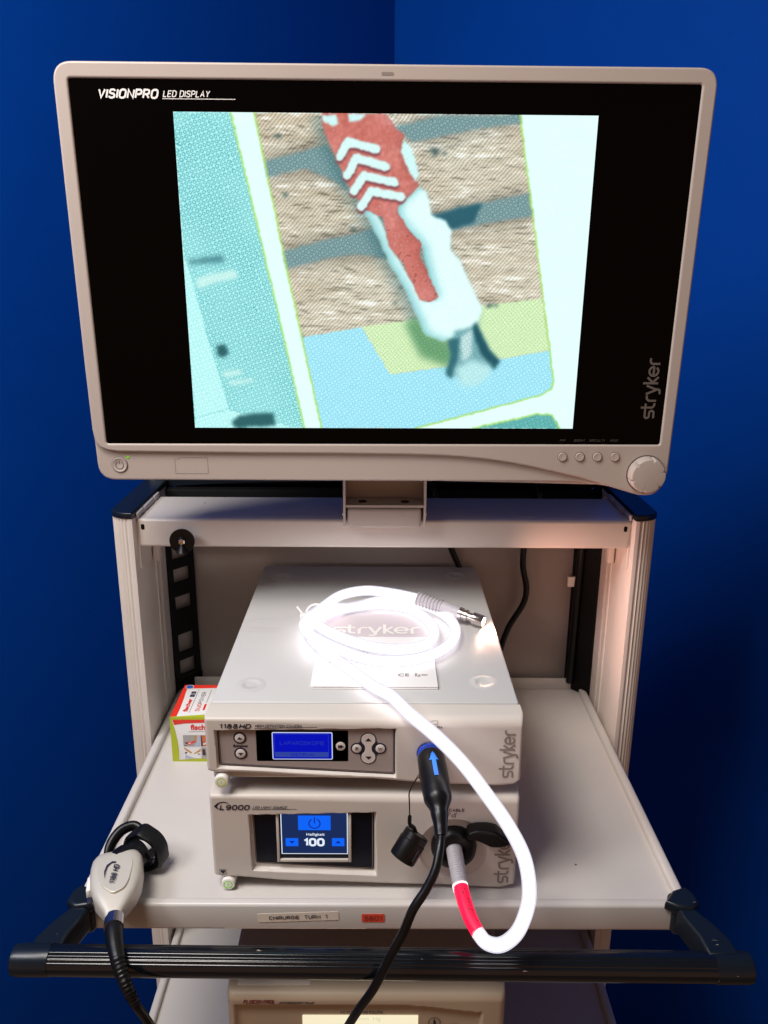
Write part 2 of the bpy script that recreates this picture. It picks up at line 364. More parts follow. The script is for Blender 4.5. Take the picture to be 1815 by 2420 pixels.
# ------------------------------------------------------------------ the equipment cart
cart = thing('equipment_cart', 'beige steel equipment cart with fluted columns, shelves and dark push handle', 'cart', (0, 0, 0))
XI, XO = .320, .3514
def column(sg):
    prof = [(XI, .108)]
    prof += [(XI, .050), (XI-.0016, .0495), (XI-.0016, .0465), (XI+.004, .046), (XI+.004, .0425), (XI, .042), (XI, .030), (XI-.0012, .0295), (XI-.0012, .027), (XI, .0265)]
    prof += [(XI, -.006), (XI+.005, -.0065), (XI+.005, -.0105), (XI-.0016, -.011), (XI-.0016, -.016)]
    prof += [(XI-.0005, -.050)]
    n = 56
    for k in range(n+1):                       # the bowed, fluted face
        t = k/n; ang = R(100)*t - R(8)
        x = XI+.001 + .0305*math.sin(min(R(90), max(0, R(90)*t)))
        y = -.0565 + .021*(1-math.cos(R(90)*t))
        fl = .0021*(0.5-0.5*math.cos(2*math.pi*t*9)) if .10 < t < .98 else 0
        nx, ny = -math.sin(R(90)*t)*.9, math.cos(R(90)*t)
        prof.append((x+nx*fl, y+ny*fl))
    prof += [(XO, -.030), (XO, .108)]
    mb = MB(); N = len(prof)
    vs = [(sg*x, y, -.449) for x, y in prof]+[(sg*x, y, 1.1715) for x, y in prof]
    mb.add(vs, [tuple(range(N))[::-1], tuple(range(N, 2*N))]+[(i, (i+1) % N, N+(i+1) % N, N+i) for i in range(N)])
    c = mb.build('column', M['cart'], cart, ang=50)
    cap = [(XI-.001, .135), (XI-.001, -.052)] + [(XI+.001+.0315*math.sin(R(90)*k/8), -.058+.022*(1-math.cos(R(90)*k/8))) for k in range(9)] + [(XO+.001, .135)]
    pr = MB().prism([[(sg*a, b) for a, b in cap]], .0085, TOP(1.180), bev=.002)
    pr.box((min(sg*(XI-.001), sg*(XO+.001)), .125, 1.135), (max(sg*(XI-.001), sg*(XO+.001)), .160, 1.195), .006)
    pr.build('end_cap', M['navy'], c)
    mb = MB()                                       # white spacer blocks beside the cap
    for y0, y1 in ((-.046, -.018), (-.014, .030), (.034, .058)):
        mb.box((min(sg*(XI-.0045), sg*(XI-.0012)), y0, 1.168), (max(sg*(XI-.0045), sg*(XI-.0012)), y1, 1.1765), .0008)
    mb.build('spacer', M['grey'], c)
column(-1); column(1)

# cross beam
mb = MB().box((-.3178, -.048, 1.1313), (.3178, .061, 1.1693), .0042, seg=4)
beam = mb.build('cross_beam', M['cart'], cart)
for sg in (-1, 1):
    mb = MB(); a, b = sorted((sg*.3195, sg*.3165))
    mb.prism([rpoly([(-.046, 1.168), (.03, 1.168), (.03, 1.125), (-.020, 1.118), (-.032, 1.100), (-.046, 1.100)], .006)], .003, (lambda u, v, w, s=sg: (s*(.3196+w*.999), u, v)), bev=.0006)
    mb.build('bracket', M['cart'], beam)
    mb = MB().prism([rrect(sg*.3105-.0022, 1.155, sg*.3105+.0022, 1.1625, .002)], .0004, FRONT(-.0484))
    mb.build('slot', M['duct'], beam)
    MB().box((sg*.296-.006, -.02, 1.124), (sg*.296+.006, .0, 1.1312), .0008).build('bracket_tab', M['cart'], beam)
    MB().box((sg*.314-.004, .012, 1.090), (sg*.314+.004, .030, 1.1312), .001).lathe([(.004, 0), (.004, .003), (.001, .003)], (sg*.309, .020, 1.112), (-sg, 0, 0), 12).build('hinge_plate', M['cart'], beam)
for x, y, r in ((-.246, .028, .0012), (.092, .04, .0011)):
    MB().lathe([(r, 0), (r, .0002)], (x, y, 1.1694), (0, 0, 1), 8).build('paint_scratch', M['seam'], beam)
# round cord hook on the beam
mb = MB().lathe([(.006, 0), (.0062, .010), (.0158, .012), (.0162, .0145), (.0158, .016), (.010, .0172), (.006, .016), (.0055, .0165)], (-.2575, -.048, 1.1445), (0, -1, 0), 36)
mb.lathe([(.003, 0), (.0085, .012)], (-.2575, -.062, 1.1405), (0, -.3, -1), 20)
hook = mb.build('cord_hook', M['black'], cart)
mb = MB().lathe([(.0044, 0), (.0044, .0022), (.0036, .003), (.0022, .003), (.0020, .0012)], (-.2575, -.0640, 1.1445), (0, -1, 0), 6)
mb.build('screw', M['metal'], hook)
# rear trim, raised to darken the gap above the beam, and the back panel
mb = MB(); N = 25
for k in range(N-1):
    pass
vs = []; fs = []
for k in range(N):
    t = k/(N-1)*2-1; x = t*.325; bow = .010*(1-t*t)
    zz = 1.168+.0055*(1-t**4)
    vs += [(x, .118+bow, zz), (x, .118+bow, zz+.11), (x, .140+bow, zz+.11), (x, .140+bow, zz)]
for k in range(N-1):
    for j in range(4): fs.append((k*4+j, k*4+(j+1) % 4, k*4+4+(j+1) % 4, k*4+4+j))
fs += [(0, 1, 2, 3), tuple((N-1)*4+j for j in range(4))]
MB().add(vs, fs).build('rear_trim', M['navy'], cart)
MB().box((-.318, .098, 1.10), (.318, .116, 1.1690), .002).box((-.318, .156, 1.10), (.318, .160, 1.19), .001).build('rear_rail_dark_backing', M['duct'], cart)  # rail, plus an added black plate that keeps the gap dark
MB().box((-.2890, .118, .30), (.2890, .122, 1.10), .0005).build('back_panel', M['panel'], cart)
# cable ducts in the rear corners
def duct(sg, holes):
    A = Vector((sg*.3175, .078, 0)); B = Vector((sg*.2865, .112, 0)); d = (B-A).normalized(); nrm = Vector((-sg*d.y, sg*d.x, 0))
    if nrm.y > 0: nrm = -nrm
    L = (B-A).length
    fn = lambda u, v, w: tuple(A+d*u+nrm*w+Vector((0, 0, v)))
    outs = [[(0, .846), (L, .846), (L, 1.131), (0, 1.131)]]
    for z0, z1 in holes: outs.append([(.009, z0), (L-.009, z0), (L-.009, z1), (.009, z1)])
    mb = MB().prism(outs, .004, fn, bev=.0005)
    if sg < 0: mb.prism([[(0, .846), (L, .846), (L+.002, .868), (0, .868)]], .008, fn)
    dd = mb.build('cable_duct', M['duct'], cart)
    return dd, fn, L
dl, fn, L = duct(-1, [(1.064, 1.084), (1.027, 1.049), (.983, 1.005), (.9125, .943), (.875, .900)])
mb = MB().prism([[(.002, .850), (L-.002, .850), (L-.002, 1.090), (.002, 1.090)]], .002, lambda u, v, w: fn(u, v, w-.010))
mb.build('duct_liner', M['panel'], dl)
dr, fnr, Lr = duct(1, [])
MB().box((.2790, .102, 1.018), (.2935, .108, 1.034), .001).build('cable_tie', M['white'], dr)
MB().tube([(.292, .098, .86), (.293, .098, .98), (.296, .098, 1.12)], .006, 10).build('duct_strip', M['black'], dr)

# the shelves: sunken pan, rolled rims and a folded front
def shelf(zr, x, yf, yb, name, front, pan):
    mb = MB(); zp = zr-pan
    mb.box((-x+.006, yf+.006, zp-.002), (x-.006, yb-.001, zp))
    mb.box((-x, yf+.008, zr-front*.8), (-x+.011, yb-.012, zr), .0038, seg=4)
    mb.box((x-.011, yf+.008, zr-front*.8), (x, yb-.012, zr), .0038, seg=4)
    mb.box((-x+.004, yf, zr-front), (x-.004, yf+.011, zr), .0036, seg=4)
    mb.box((-x+.020, yb-.003, zp), (x-.020, yb, zr+.0105), .0012)
    return mb.build(name, M['shelf'], cart)
SF, ZR, ZP = -.3595, .853, .8445
shf = shelf(ZR, .3165, SF, .105, 'shelf', .0325, .0085)
shf['label'] = 'upper shelf carrying the two stacked white units'
lsh = shelf(.508, .3165, -.36, .105, 'shelf', .0325, .0085)
lsh['label'] = 'lower shelf carrying the pump'
F = FRONT(SF)
def stick(name, x, z, wd, ht, m, txt, tw, th, rot, tm, bold=.02, sh=0, par=shf, fn=F):
    mb = MB(); c, s = math.cos(rot), math.sin(rot)
    f2 = lambda u, v, w: fn(x+u*c-v*s, z+u*s+v*c, w)
    mb.prism([rrect(-wd/2, -ht/2, wd/2, ht/2, .0012)], .0003, f2); o = mb.build(name, m, par)
    MB().stext(txt, -tw/2, -th/2, tw, th, f2, .0004, wt=bold).build('lettering', tm, o); return o
mb = MB().prism([[(-.1655, .8440), (-.1620, .8466), (-.1480, .8482), (-.125, .8490), (-.10, .8487), (-.08, .8491), (-.05, .8482), (-.030, .8488), (-.0190, .8476), (-.0178, .8225), (-.1640, .8225)]], .0004, FRONT(SF+.0001), bev=.00015)
mb.build('tape_strip', M['tape'], shf)
stick('name_label', -.0877, .8379, .0835, .0105, mat('label_paper', (.72, .64, .54), .5), 'CHIRURGIE  TURM  1', .0600, .0046, R(2.4), M['ink'], .16, fn=FRONT(SF-.0005))
stick('number_sticker', -.0105, .8368, .0235, .0100, M['redlabel'], '5601', .0180, .0056, R(.5), M['maroon'], .13, fn=FRONT(SF-.0005))
for x, y in ((-.170, -.30), (.214, -.29)):
    MB().lathe([(.0013, 0), (.0013, .0002)], (x, y, ZP+.0001), (0, 0, 1), 8).build('paint_scratch', M['seam'], shf)

# push handle
hd = MB()
prof = []
for k in range(96):
    q = 2*math.pi*k/96
    top = math.sin(q) > -.25 and math.cos(q) < .75
    r = .0140-(.0009*(0.5-.5*math.cos(q*24)) if (0.15 < ((q/math.pi) % 2) < 1.05 and math.cos(q) < .8 and math.sin(q) < .93) else 0)
    prof.append((r*math.cos(q), r*math.sin(q)))
BY, BZ = -.4250, .8445
def bz(x): return BZ+.0005-.007*(x/.35)*.5
N = len(prof); vs = []
for x in (-.3150, .3150): vs += [(x, BY-b_, bz(x)+a_) for a_, b_ in [(p[1], p[0]) for p in prof]]
hd.add(vs, [tuple(range(N)), tuple(range(N, 2*N))]+[(i, (i+1) % N, N+(i+1) % N, N+i) for i in range(N)])
handle = hd.build('push_handle', M['bar'], cart, ang=60)
for sg in (-1, 1):
    mb = MB()
    z0 = bz(sg*.335)
    mb.lathe([(.0115, -.001), (.0145, 0), (.0146, .030), (.0138, .0345), (.0110, .0365), (.004, .0367)], (sg*.3145, BY, z0), (sg, 0, 0), 40)
    arm = [(.2980, -.3700), (.3020, -.3860), (.3070, -.4020), (.3090, -.4250), (.3385, -.4250), (.3365, -.4050), (.3290, -.3870), (.3180, -.3690), (.3120, -.3570)]
    mb.prism([[(sg*a, b) for a, b in arm]], .027, TOP(.857), bev=.003)
    mb.build('arm', M['navychip'], handle)
    mb = MB()
    mb.box((min(sg*.2965, sg*.322), -.3660, .8195), (max(sg*.2965, sg*.322), -.340, .8555), .006, seg=4)
    blk = [(.2880, -.3610), (.3010, -.3450), (.3160, -.3390), (.3215, -.3480), (.3230, -.3620), (.3120, -.3700), (.2985, -.3680)]
    mb.prism([[(sg*a, b) for a, b in blk]], .012, TOP(.8605), bev=.0035, bres=3)
    mb.build('corner_block', M['navychip'], handle)

# ------------------------------------------------------------------ the monitor (local axes: x right, z up, y away)
mon = thing('surgical_monitor', 'large beige framed flat monitor showing a red wall plug, above the cart', 'monitor', (-.0004, -.1312, 1.4712), (0.0351, 0, .0146))
OFF[mon.name] = Vector((0, 0, 0))
L0 = FRONT(0)
def sw(x): return lerp([(-.17, -.1977), (.03, -.1985), (.12, -.2050)], x)
outer = rpoly([(-.3330, -.150), (-.3330, .2020), (.3345, .2020), (.3315, -.19)], [.0, .021, .021, .0], 8)
outer = [(-.3330, -.170)]+rpoly([(-.3335, -.10), (-.3332, .2022), (.3340, .2022), (.3325, -.10)], [0, .020, .020, 0], 8)[5+0:-5]+[(.3318, -.2200)]
lobe = [(.3305, -.2260), (.3275, -.2370), (.3220, -.2440), (.3160, -.2475), (.3080, -.2484), (.3000, -.2478), (.2920, -.2458)]
swoosh = [(.2556, -.2348), (.2485, -.2323), (.2290, -.2268), (.2078, -.2218), (.1715, -.2137), (.1450, -.2087), (.1175, -.2046), (.0900, -.2018), (.0640, -.2001), (.02, -.1988), (-.06, -.1980), (-.17, -.1977), (-.305, -.1965)]
lowl = [(-.3170, -.1950), (-.3260, -.1915), (-.3315, -.1850)]
outline = outer+lobe+swoosh+lowl
glass = rrect(-.3185, -.1869, .3185, .1869, .0025)
mb = MB().prism([outline, glass], .012, L0, bev=.0022, bres=3)
frame = mb.build('screen_frame', M['mon'], mon)
low = rpoly([(-.3334, -.165), (.3000, -.165), (.3000, -.2440), (.2268, -.2326), (-.3324, -.2314)], [.004, .004, .003, .003, .020], 8)
lp = MB().prism([low], .030, FRONT(.0045), bev=.002).build('lower_panel', M['mon'], mon)
mb = MB().prism([rpoly([(-.329, .199), (.330, .199), (.327, -.2200), (.320, -.238), (.300, -.240), (-.328, -.226)], .018)], .020, FRONT(.012), bev=.003)
mb.prism([rrect(-.27, -.18, .27, .16, .05, 8)], .035, FRONT(.028), bev=.012, bres=4)
mb.build('rear_housing', M['mon'], mon)
gl = MB().prism([rrect(-.319, -.1874, .319, .1874, .003)], .004, FRONT(.0018)).build('screen_glass', M['gloss'], mon)

# the picture on the screen: flat tinted areas, layer over layer
PW, PH, PX, PZ = .432, .3256, -.0003, -.0053
def pic(u, v): return (PX+(min(1, max(0, u))-.5)*PW, PZ+(min(1, max(0, v))-.5)*PH)
layers = [
 (0, [(0, 0), (1, 0), (1, 1), (0, 1)]),
 (1, [(0, 1), (.134, 1), (.166, .794), (.219, .457), (.288, 0), (0, 0)]),
 (2, [(0, .587), (.024, .456), (.049, .303), (.091, .068), (.003, .035), (0, .277)]),
 (2, [(.003, .035), (.091, .063), (.261, 0), (0, 0)]),
 (4, [(.189, 1), (.814, 1), (.86, .699), (.94, .167), (.936, .14), (.913, .12), (.741, .057), (.584, 0), (.333, 0), (.253, .54)]),
 (6, [(.287, .313), (.44, .347), (.514, .189), (.655, .215), (.795, .242), (.923, .273), (.94, .167), (.936, .14), (.913, .12), (.741, .057), (.584, 0), (.333, 0)]),
 (7, [(.44, .349), (.578, .374), (.742, .419), (.893, .445), (.924, .273), (.795, .242), (.514, .189)]),
 (5, [(.21, .861), (.274, .882), (.355, .909), (.391, .834), (.409, .773), (.378, .803), (.304, .841), (.211, .813)]),
 (5, [(.518, .963), (.576, .982), (.624, .995), (.814, 1), (.817, .975), (.724, .962), (.65, .942), (.564, .919), (.539, .941)]),
 (12, [(.380, .80), (.43, .70), (.47, .62), (.52, .53), (.575, .40), (.60, .42), (.52, .58), (.47, .74), (.42, .82)]),
 (5, [(.605, .7), (.681, .729), (.763, .749), (.847, .773), (.859, .703), (.746, .68), (.657, .657)]),
 (11, [(.605, .7), (.681, .727), (.735, .742), (.715, .68), (.657, .657)]),
 (5, [(.245, .589), (.325, .618), (.415, .643), (.472, .663), (.488, .607), (.511, .567), (.428, .582), (.35, .566), (.253, .534)]),
 (12, [(.663, .302), (.61, .33), (.578, .38), (.55, .36), (.59, .25), (.66, .215), (.70, .26)]),
 (8, [(.444, .722), (.479, .703), (.498, .656), (.506, .616), (.531, .567), (.564, .501), (.594, .433), (.63, .439), (.609, .518), (.591, .608), (.562, .648), (.533, .688), (.529, .727), (.579, .786), (.598, .775), (.612, .704), (.647, .685), (.661, .657), (.66, .593), (.685, .568), (.714, .486), (.746, .41), (.734, .359), (.699, .32), (.646, .302), (.602, .324), (.578, .392), (.548, .476), (.511, .551), (.479, .639)]),
 (9, [(.347, 1), (.499, 1), (.521, .96), (.541, .941), (.534, .9), (.559, .821), (.579, .798), (.569, .778), (.53, .731), (.529, .711), (.562, .648), (.588, .616), (.585, .576), (.633, .448), (.614, .431), (.587, .436), (.544, .551), (.508, .607), (.493, .695), (.453, .717), (.416, .773), (.385, .857), (.349, .954)]),
 (8, [(.541, .926), (.561, .9), (.579, .825), (.569, .804), (.548, .855), (.534, .892)]),
 (8, [(.348, .994), (.38, .995), (.386, .969), (.371, .963), (.352, .975)]),
 (8, [(.411, .999), (.453, .999), (.438, .981), (.41, .975)]),
 (11, [(.663, .302), (.722, .342), (.731, .366), (.749, .316), (.767, .273), (.797, .233), (.783, .209), (.721, .25), (.688, .228), (.673, .176), (.659, .192), (.671, .254)]),
 (2, [(.682, .21), (.721, .241), (.776, .22), (.767, .179), (.738, .15), (.697, .148)]),
 (12, [(.736, 0), (.831, .029), (.906, .053), (.941, .048), (.956, .025), (.965, 0)]),
 (11, [(.097, .022), (.119, .045), (.207, .054), (.213, .008), (.103, 0)]),
 (11, [(.068, .282), (.092, .288), (.1, .26), (.083, .242), (.07, .251)]),
 (12, [(.013, .559), (.097, .576), (.1, .555), (.016, .547)]),
 (2, [(.027, .502), (.072, .518), (.128, .531), (.133, .505), (.071, .489), (.031, .468)]),
 (2, [(.081, .194), (.128, .203), (.131, .188), (.083, .176)]),
 (2, [(.093, .163), (.157, .172), (.157, .161), (.096, .149)]),
 (11, [(.25, .765), (.262, .768), (.262, .755), (.25, .755)]), (11, [(.41, .665), (.425, .67), (.428, .655), (.414, .652)]),
 (11, [(.515, .428), (.53, .432), (.528, .42), (.515, .418)]), (11, [(.755, .425), (.785, .432), (.785, .418), (.755, .412)]),
 (11, [(.284, .325), (.293, .322), (.29, .308), (.284, .31)]), (11, [(.23, .937), (.25, .94), (.25, .93), (.23, .93)]),
 (5, [(.60, .90), (.64, .905), (.645, .885), (.60, .875)]),
]
import numpy as np
rng = np.random.default_rng(5)
NX, NZ = 640, 482
gx, gz = np.meshgrid(np.linspace(0, PW, NX), np.linspace(0, PH, NZ))          # metres on the screen, z up
def blur(a, sx, sz=None):
    sz = sx if sz is None else sz
    for ax_, sg_ in ((1, sx/(PW/NX)), (0, sz/(PW/NX))):
        n_ = max(1, int(3*sg_)); k = np.exp(-.5*(np.arange(-n_, n_+1)/max(sg_, .01))**2); k /= k.sum()
        a = np.apply_along_axis(lambda v: np.convolve(np.pad(v, n_, mode='edge'), k, mode='valid'), ax_, a)
    return a
def noise(sx, sz=None):
    v = blur(rng.standard_normal((NZ, NX)), sx, sz); return v/v.std()
wx, wz = noise(.0012)*.00030, noise(.0012)*.00030                              # ragged print edges
def fill(pl):
    inside = np.zeros(gx.shape, bool); X_, Z_ = gx+wx, gz+wz; P_ = [(u*PW, v*PH) for u, v in pl]
    for (x1, z1), (x2, z2) in zip(P_, P_[1:]+P_[:1]):
        if z1 == z2: continue
        inside ^= ((z1 > Z_) != (z2 > Z_)) & (X_ < (x2-x1)*(Z_-z1)/(z2-z1)+x1)
    return inside.astype(float)
def band(pl, wd):
    d = np.full(gx.shape, 9.); X_, Z_ = gx+wx, gz+wz
    for (x1, z1), (x2, z2) in zip(pl, pl[1:]):
        x1, z1, x2, z2 = x1*PW, z1*PH, x2*PW, z2*PH; l2 = (x2-x1)**2+(z2-z1)**2
        t = np.clip(((X_-x1)*(x2-x1)+(Z_-z1)*(z2-z1))/l2, 0, 1); d = np.minimum(d, np.hypot(X_-x1-t*(x2-x1), Z_-z1-t*(z2-z1)))
    return np.clip((wd/2-d)/.0008+.5, 0, 1)
def rings(pitch, ang, jit=.10):
    c, q = math.cos(ang), math.sin(ang); u = (gx*c+gz*q)/pitch+noise(.002)*jit; v = (-gx*q+gz*c)/pitch+noise(.002)*jit
    d = np.hypot(u-np.round(u), v-np.round(v)); return np.clip(1-np.abs(d-.32)/.17, 0, 1)
def lines(pitch, ang, jit=.10):
    return .5+.5*np.sin(2*math.pi*((gx*math.cos(ang)+gz*math.sin(ang))/pitch+noise(.0025)*jit))
def C3(r, g, b): return np.array([r, g, b])/255.
img = np.ones((NZ, NX, 3))*C3(226, 255, 251)
def put(m, col, soft=.0006):
    global img
    m = blur(m, soft) if soft else m; m = np.clip(m, 0, 1)[..., None]; img = img*(1-m)+np.asarray(col)*m
LY = [l[1] for l in layers]
NTEAL = np.clip(.5+.35*noise(.012), 0, 1)[..., None]
RG = rings(.0046, .35)[..., None]; RF = rings(.0040, .60)[..., None]; LN = lines(.0031, -.75)[..., None]; LF2 = lines(.0031, .80)[..., None]
teal = C3(176, 240, 238)*(1-.0*NTEAL)*(1-RG*(.55+.25*NTEAL))+C3(38, 140, 155)*RG*(.55+.25*NTEAL)
pale = C3(205, 255, 250)*(1-RG*.55)+C3(110, 205, 212)*RG*.55
put(fill(LY[1]), teal); put(fill(LY[2]), pale); put(fill(LY[3]), pale)
# wooden boards
ca_, sa_ = math.cos(.24), math.sin(.24)
g1, g2, g3 = noise(.012, .0016), noise(.0035, .0007), noise(.03)
wood = C3(233, 226, 205)+(g1[..., None]*C3(8, 9, 10)+g2[..., None]*C3(7, 7, 7)+g3[..., None]*C3(5, 8, 10))
wood = wood-C3(36, 34, 30)*np.clip(-g2-.9, 0, 1)[..., None]+C3(22, 28, 36)*np.clip(g1*.6+g2*.6-.9, 0, 1)[..., None]
wood = wood*(1-.27*LN*(0.6+.4*LF2))-C3(24, 26, 30)*(rings(.0032, .75)[..., None])*.55
gaps = sum(fill(LY[i]) for i in (7, 8, 10, 12)); near = np.clip(blur(gaps, .009)*1.5, 0, 1)[..., None]
wood = wood*(1-.30*near)
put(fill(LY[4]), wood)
gapc = C3(142, 172, 172)*(1-RF*.62)+C3(34, 78, 92)*RF*.62
for i in (7, 8, 10, 12): put(fill(LY[i]), gapc, .0014)
put(fill(LY[11]), C3(48, 96, 110), .0016)
sky = C3(186, 240, 250)*(1-RF*.72)+C3(80, 186, 222)*RF*.72; lime = C3(226, 250, 205)*(1-LN*.42*LF2)+C3(120, 190, 70)*(LN*.42*LF2)
put(fill(LY[5]), sky); put(fill(LY[6]), lime*(1-.12*RF))
# soft shade of the plug on the boards, then the plug itself
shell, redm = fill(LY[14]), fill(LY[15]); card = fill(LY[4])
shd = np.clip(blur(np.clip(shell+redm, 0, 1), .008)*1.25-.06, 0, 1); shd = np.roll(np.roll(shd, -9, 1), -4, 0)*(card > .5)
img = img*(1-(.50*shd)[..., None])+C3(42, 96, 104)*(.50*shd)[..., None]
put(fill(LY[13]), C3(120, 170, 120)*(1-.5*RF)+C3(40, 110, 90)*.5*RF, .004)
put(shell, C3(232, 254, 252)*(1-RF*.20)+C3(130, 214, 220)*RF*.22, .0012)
edge = np.clip(shell-np.roll(np.roll(blur(shell, .004), 8, 1), 3, 0), 0, 1)[..., None]
img = img*(1-.6*edge)+C3(104, 188, 194)*.6*edge
rn = noise(.0013)[..., None]; rn2 = noise(.012)[..., None]
rc_ = C3(202, 118, 108)+C3(5, 6, 6)*rn+C3(6, 9, 10)*rn2
rc_ = rc_-C3(42, 36, 34)*np.clip(rn-1.0, 0, 1)*(gz < .66*PH)[..., None]+C3(16, 32, 36)*np.clip(-rn-1.5, 0, 1)
put(redm, rc_, .0007)
er = np.clip(redm-np.roll(blur(redm, .003), -5, 1), 0, 1)[..., None]; img = img*(1-.28*er)+C3(120, 62, 66)*.28*er
for i in (16, 17, 18): put(fill(LY[i]), C3(214, 250, 248)*(1-RF*.25)+C3(120, 200, 206)*RF*.25, .0010)
for pl_ in ([(.388, .876), (.409, .919), (.475, .899)], [(.406, .821), (.428, .872), (.498, .847)], [(.421, .774), (.447, .821), (.52, .801)], [(.439, .728), (.463, .775), (.537, .758)]):
    put(np.roll(band(pl_, .0095), -3, 0), C3(130, 70, 76), .001); put(band(pl_, .0085), C3(220, 250, 247)*(1-RF*.2)+C3(140, 210, 214)*RF*.2, .0007)
nl = fill(LY[19]); put(nl, C3(70, 132, 138)*(1-RF*.5)+C3(24, 66, 80)*RF*.5, .0022); put(fill([(.675, .335), (.724, .35), (.735, .30), (.775, .235), (.72, .16), (.668, .195), (.688, .26)]), C3(128, 180, 184)*(1-RF*.4)+C3(50, 110, 122)*RF*.4, .0020)
for pl_, c_ in (([(.722, .342), (.731, .366), (.749, .316), (.767, .273), (.797, .233), (.783, .209), (.745, .262)], C3(40, 88, 100)), ([(.690, .315), (.722, .342), (.722, .255), (.700, .232)], C3(206, 236, 234)), ([(.663, .302), (.690, .315), (.686, .24), (.673, .176), (.659, .192), (.671, .254)], C3(58, 112, 122))):
    put(fill(pl_), c_*(1-.3*RF)+C3(30, 80, 92)*.3*RF, .0018)
put(fill(LY[20]), C3(198, 240, 240)*(1-RF*.45)+C3(110, 186, 192)*RF*.45, .0030)
put(fill(LY[21]), C3(110, 190, 186)*(1-RG*.5)+C3(40, 110, 112)*RG*.5)
for i in (22, 23): put(fill(LY[i]), C3(52, 104, 108)*(1-.3*LN)+C3(30, 70, 76)*.3*LN, .0018)
put(fill(LY[24]), C3(74, 132, 140), .0025)
for i in (25, 26, 27): put(fill(LY[i]), C3(206, 244, 238)*(1-RG*.3)+C3(130, 205, 205)*RG*.3, .0018)
for i in range(28, len(LY)): put(fill(LY[i])*np.clip(.6+noise(.002)*.5, 0, 1), C3(70, 96, 96), .0016)
for pl_ in ([(.134, 1), (.166, .794), (.219, .457), (.288, 0)], [(.189, 1), (.253, .54), (.333, 0)], [(.814, 1), (.86, .699), (.94, .167), (.936, .14), (.913, .12), (.741, .057), (.584, 0)], [(.736, 0), (.906, .053), (.941, .048), (.965, 0)]):
    put(band(pl_, .0026)*(.55+.2*rings(.0030, .2)), C3(168, 220, 100), .0004)
img = np.clip(img*(1.015+.006*noise(.0008)[..., None]), 0, 1)
lin = np.where(img <= .04045, img/12.92, ((img+.055)/1.055)**2.4)
vv = np.stack([PX-PW/2+gx, np.full(gx.shape, .0012), PZ-PH/2+gz], -1).reshape(-1, 3)
idx = np.arange(NX*NZ).reshape(NZ, NX); q4 = np.stack([idx[:-1, :-1], idx[:-1, 1:], idx[1:, 1:], idx[1:, :-1]], -1).reshape(-1, 4)
pme = bpy.data.meshes.new('screen_picture'); pme.vertices.add(NX*NZ); pme.vertices.foreach_set('co', vv.ravel())
pme.loops.add(q4.size); pme.loops.foreach_set('vertex_index', q4.ravel()); pme.polygons.add(len(q4)); pme.polygons.foreach_set('loop_start', np.arange(0, q4.size, 4))
pme.update(); ca2 = pme.color_attributes.new('picture', 'FLOAT_COLOR', 'POINT'); ca2.data.foreach_set('color', np.concatenate([lin, np.ones((NZ, NX, 1))], -1).ravel())
pmat, pn, pl2 = nodemat('screen_image'); pn.remove(pn['Principled BSDF']); at_ = pn.new('ShaderNodeAttribute'); at_.attribute_name = 'picture'
em_ = pn.new('ShaderNodeEmission'); em_.inputs[1].default_value = 1.03
pl2.new(at_.outputs['Color'], em_.inputs[0]); pl2.new(em_.outputs[0], pn['Material Output'].inputs[0]); pme.materials.append(pmat)
po = bpy.data.objects.new('screen_picture', pme); COL.objects.link(po); po.parent = gl
# lettering on the glass and on the bezel
mb = MB()
mb.stext('VISIONPRO', -.2913, .1688, .0625, .0092, L0, -.0013, 0, .22, .20)
mb.stext('LED DISPLAY', -.2256, .1706, .0480, .0062, L0, -.0013, 0, .22, .15)
mb.stroke([(-.2262, .1692), (-.1530, .1692)], .0006, L0, -.0013)
mb.build('lettering', M['pale'], gl)
mb = MB(); wordmark(mb, L0, .3085, -.1560, .0685, R(90), w=-.0013); mb.build('wordmark', M['logogrey'], gl)
mb = MB()
for t, x, wd in (('PIP', .2054, .0065), ('BRIGHT', .2250, .0130), ('SPECIALTY', .2455, .0185), ('INPUT', .2655, .0100)):
    mb.stext(t, x-wd/2, -.1835, wd, .0028, L0, -.0013, 0, .1, .14)
mb.build('small_lettering', M['dim'], gl)
MB().prism([rrect(-.0060, .1918, .0064, .1950, .0014)], .0006, FRONT(-.0002)).build('sensor_window', M['greyink'], frame)
for x in (.2060, .2262, .2468, .2672):
    mb = MB().lathe([(.0056, 0), (.0056, .0004)], (x, -.0001, -.2009), (0, -1, 0), 28)
    ring = mb.build('button', M['seam'], frame)
    MB().lathe([(.0050, 0), (.0050, .0012), (.0045, .0018), (.0036, .0016)], (x, -.0003, -.2009), (0, -1, 0), 28).build('button_cap', M['mon'], ring)
mb = MB(); vs = []; NK = 120; prof = [(.0212, 0), (.0212, .004), (.0206, .0105), (.0192, .0125), (.0120, .0133), (.001, .0134)]
fs = []
for r, hh in prof:
    for k in range(NK):
        q = 2*math.pi*k/NK
        sc = .0030*max(0, math.cos(6*(q-R(18))))**14*(1 if hh > .003 else 0)*(1 if r > .015 else 0)
        rr = r-sc; vs.append((.3055+rr*math.cos(q), -hh-.0002, -.2214+rr*math.sin(q)))
fs = [(i*NK+k, i*NK+(k+1) % NK, (i+1)*NK+(k+1) % NK, (i+1)*NK+k) for i in range(len(prof)-1) for k in range(NK)]
fs += [tuple(range(NK))[::-1], tuple((len(prof)-1)*NK+k for k in range(NK))]
MB().add(vs, fs).build('control_knob', M['mon'], frame, ang=30)
MB().lathe([(.0224, 0), (.0224, .0003)], (.3052, -.0001, -.2213), (0, -1, 0), 48).build('knob_recess', M['seam'], frame)
LP = FRONT(.0045)
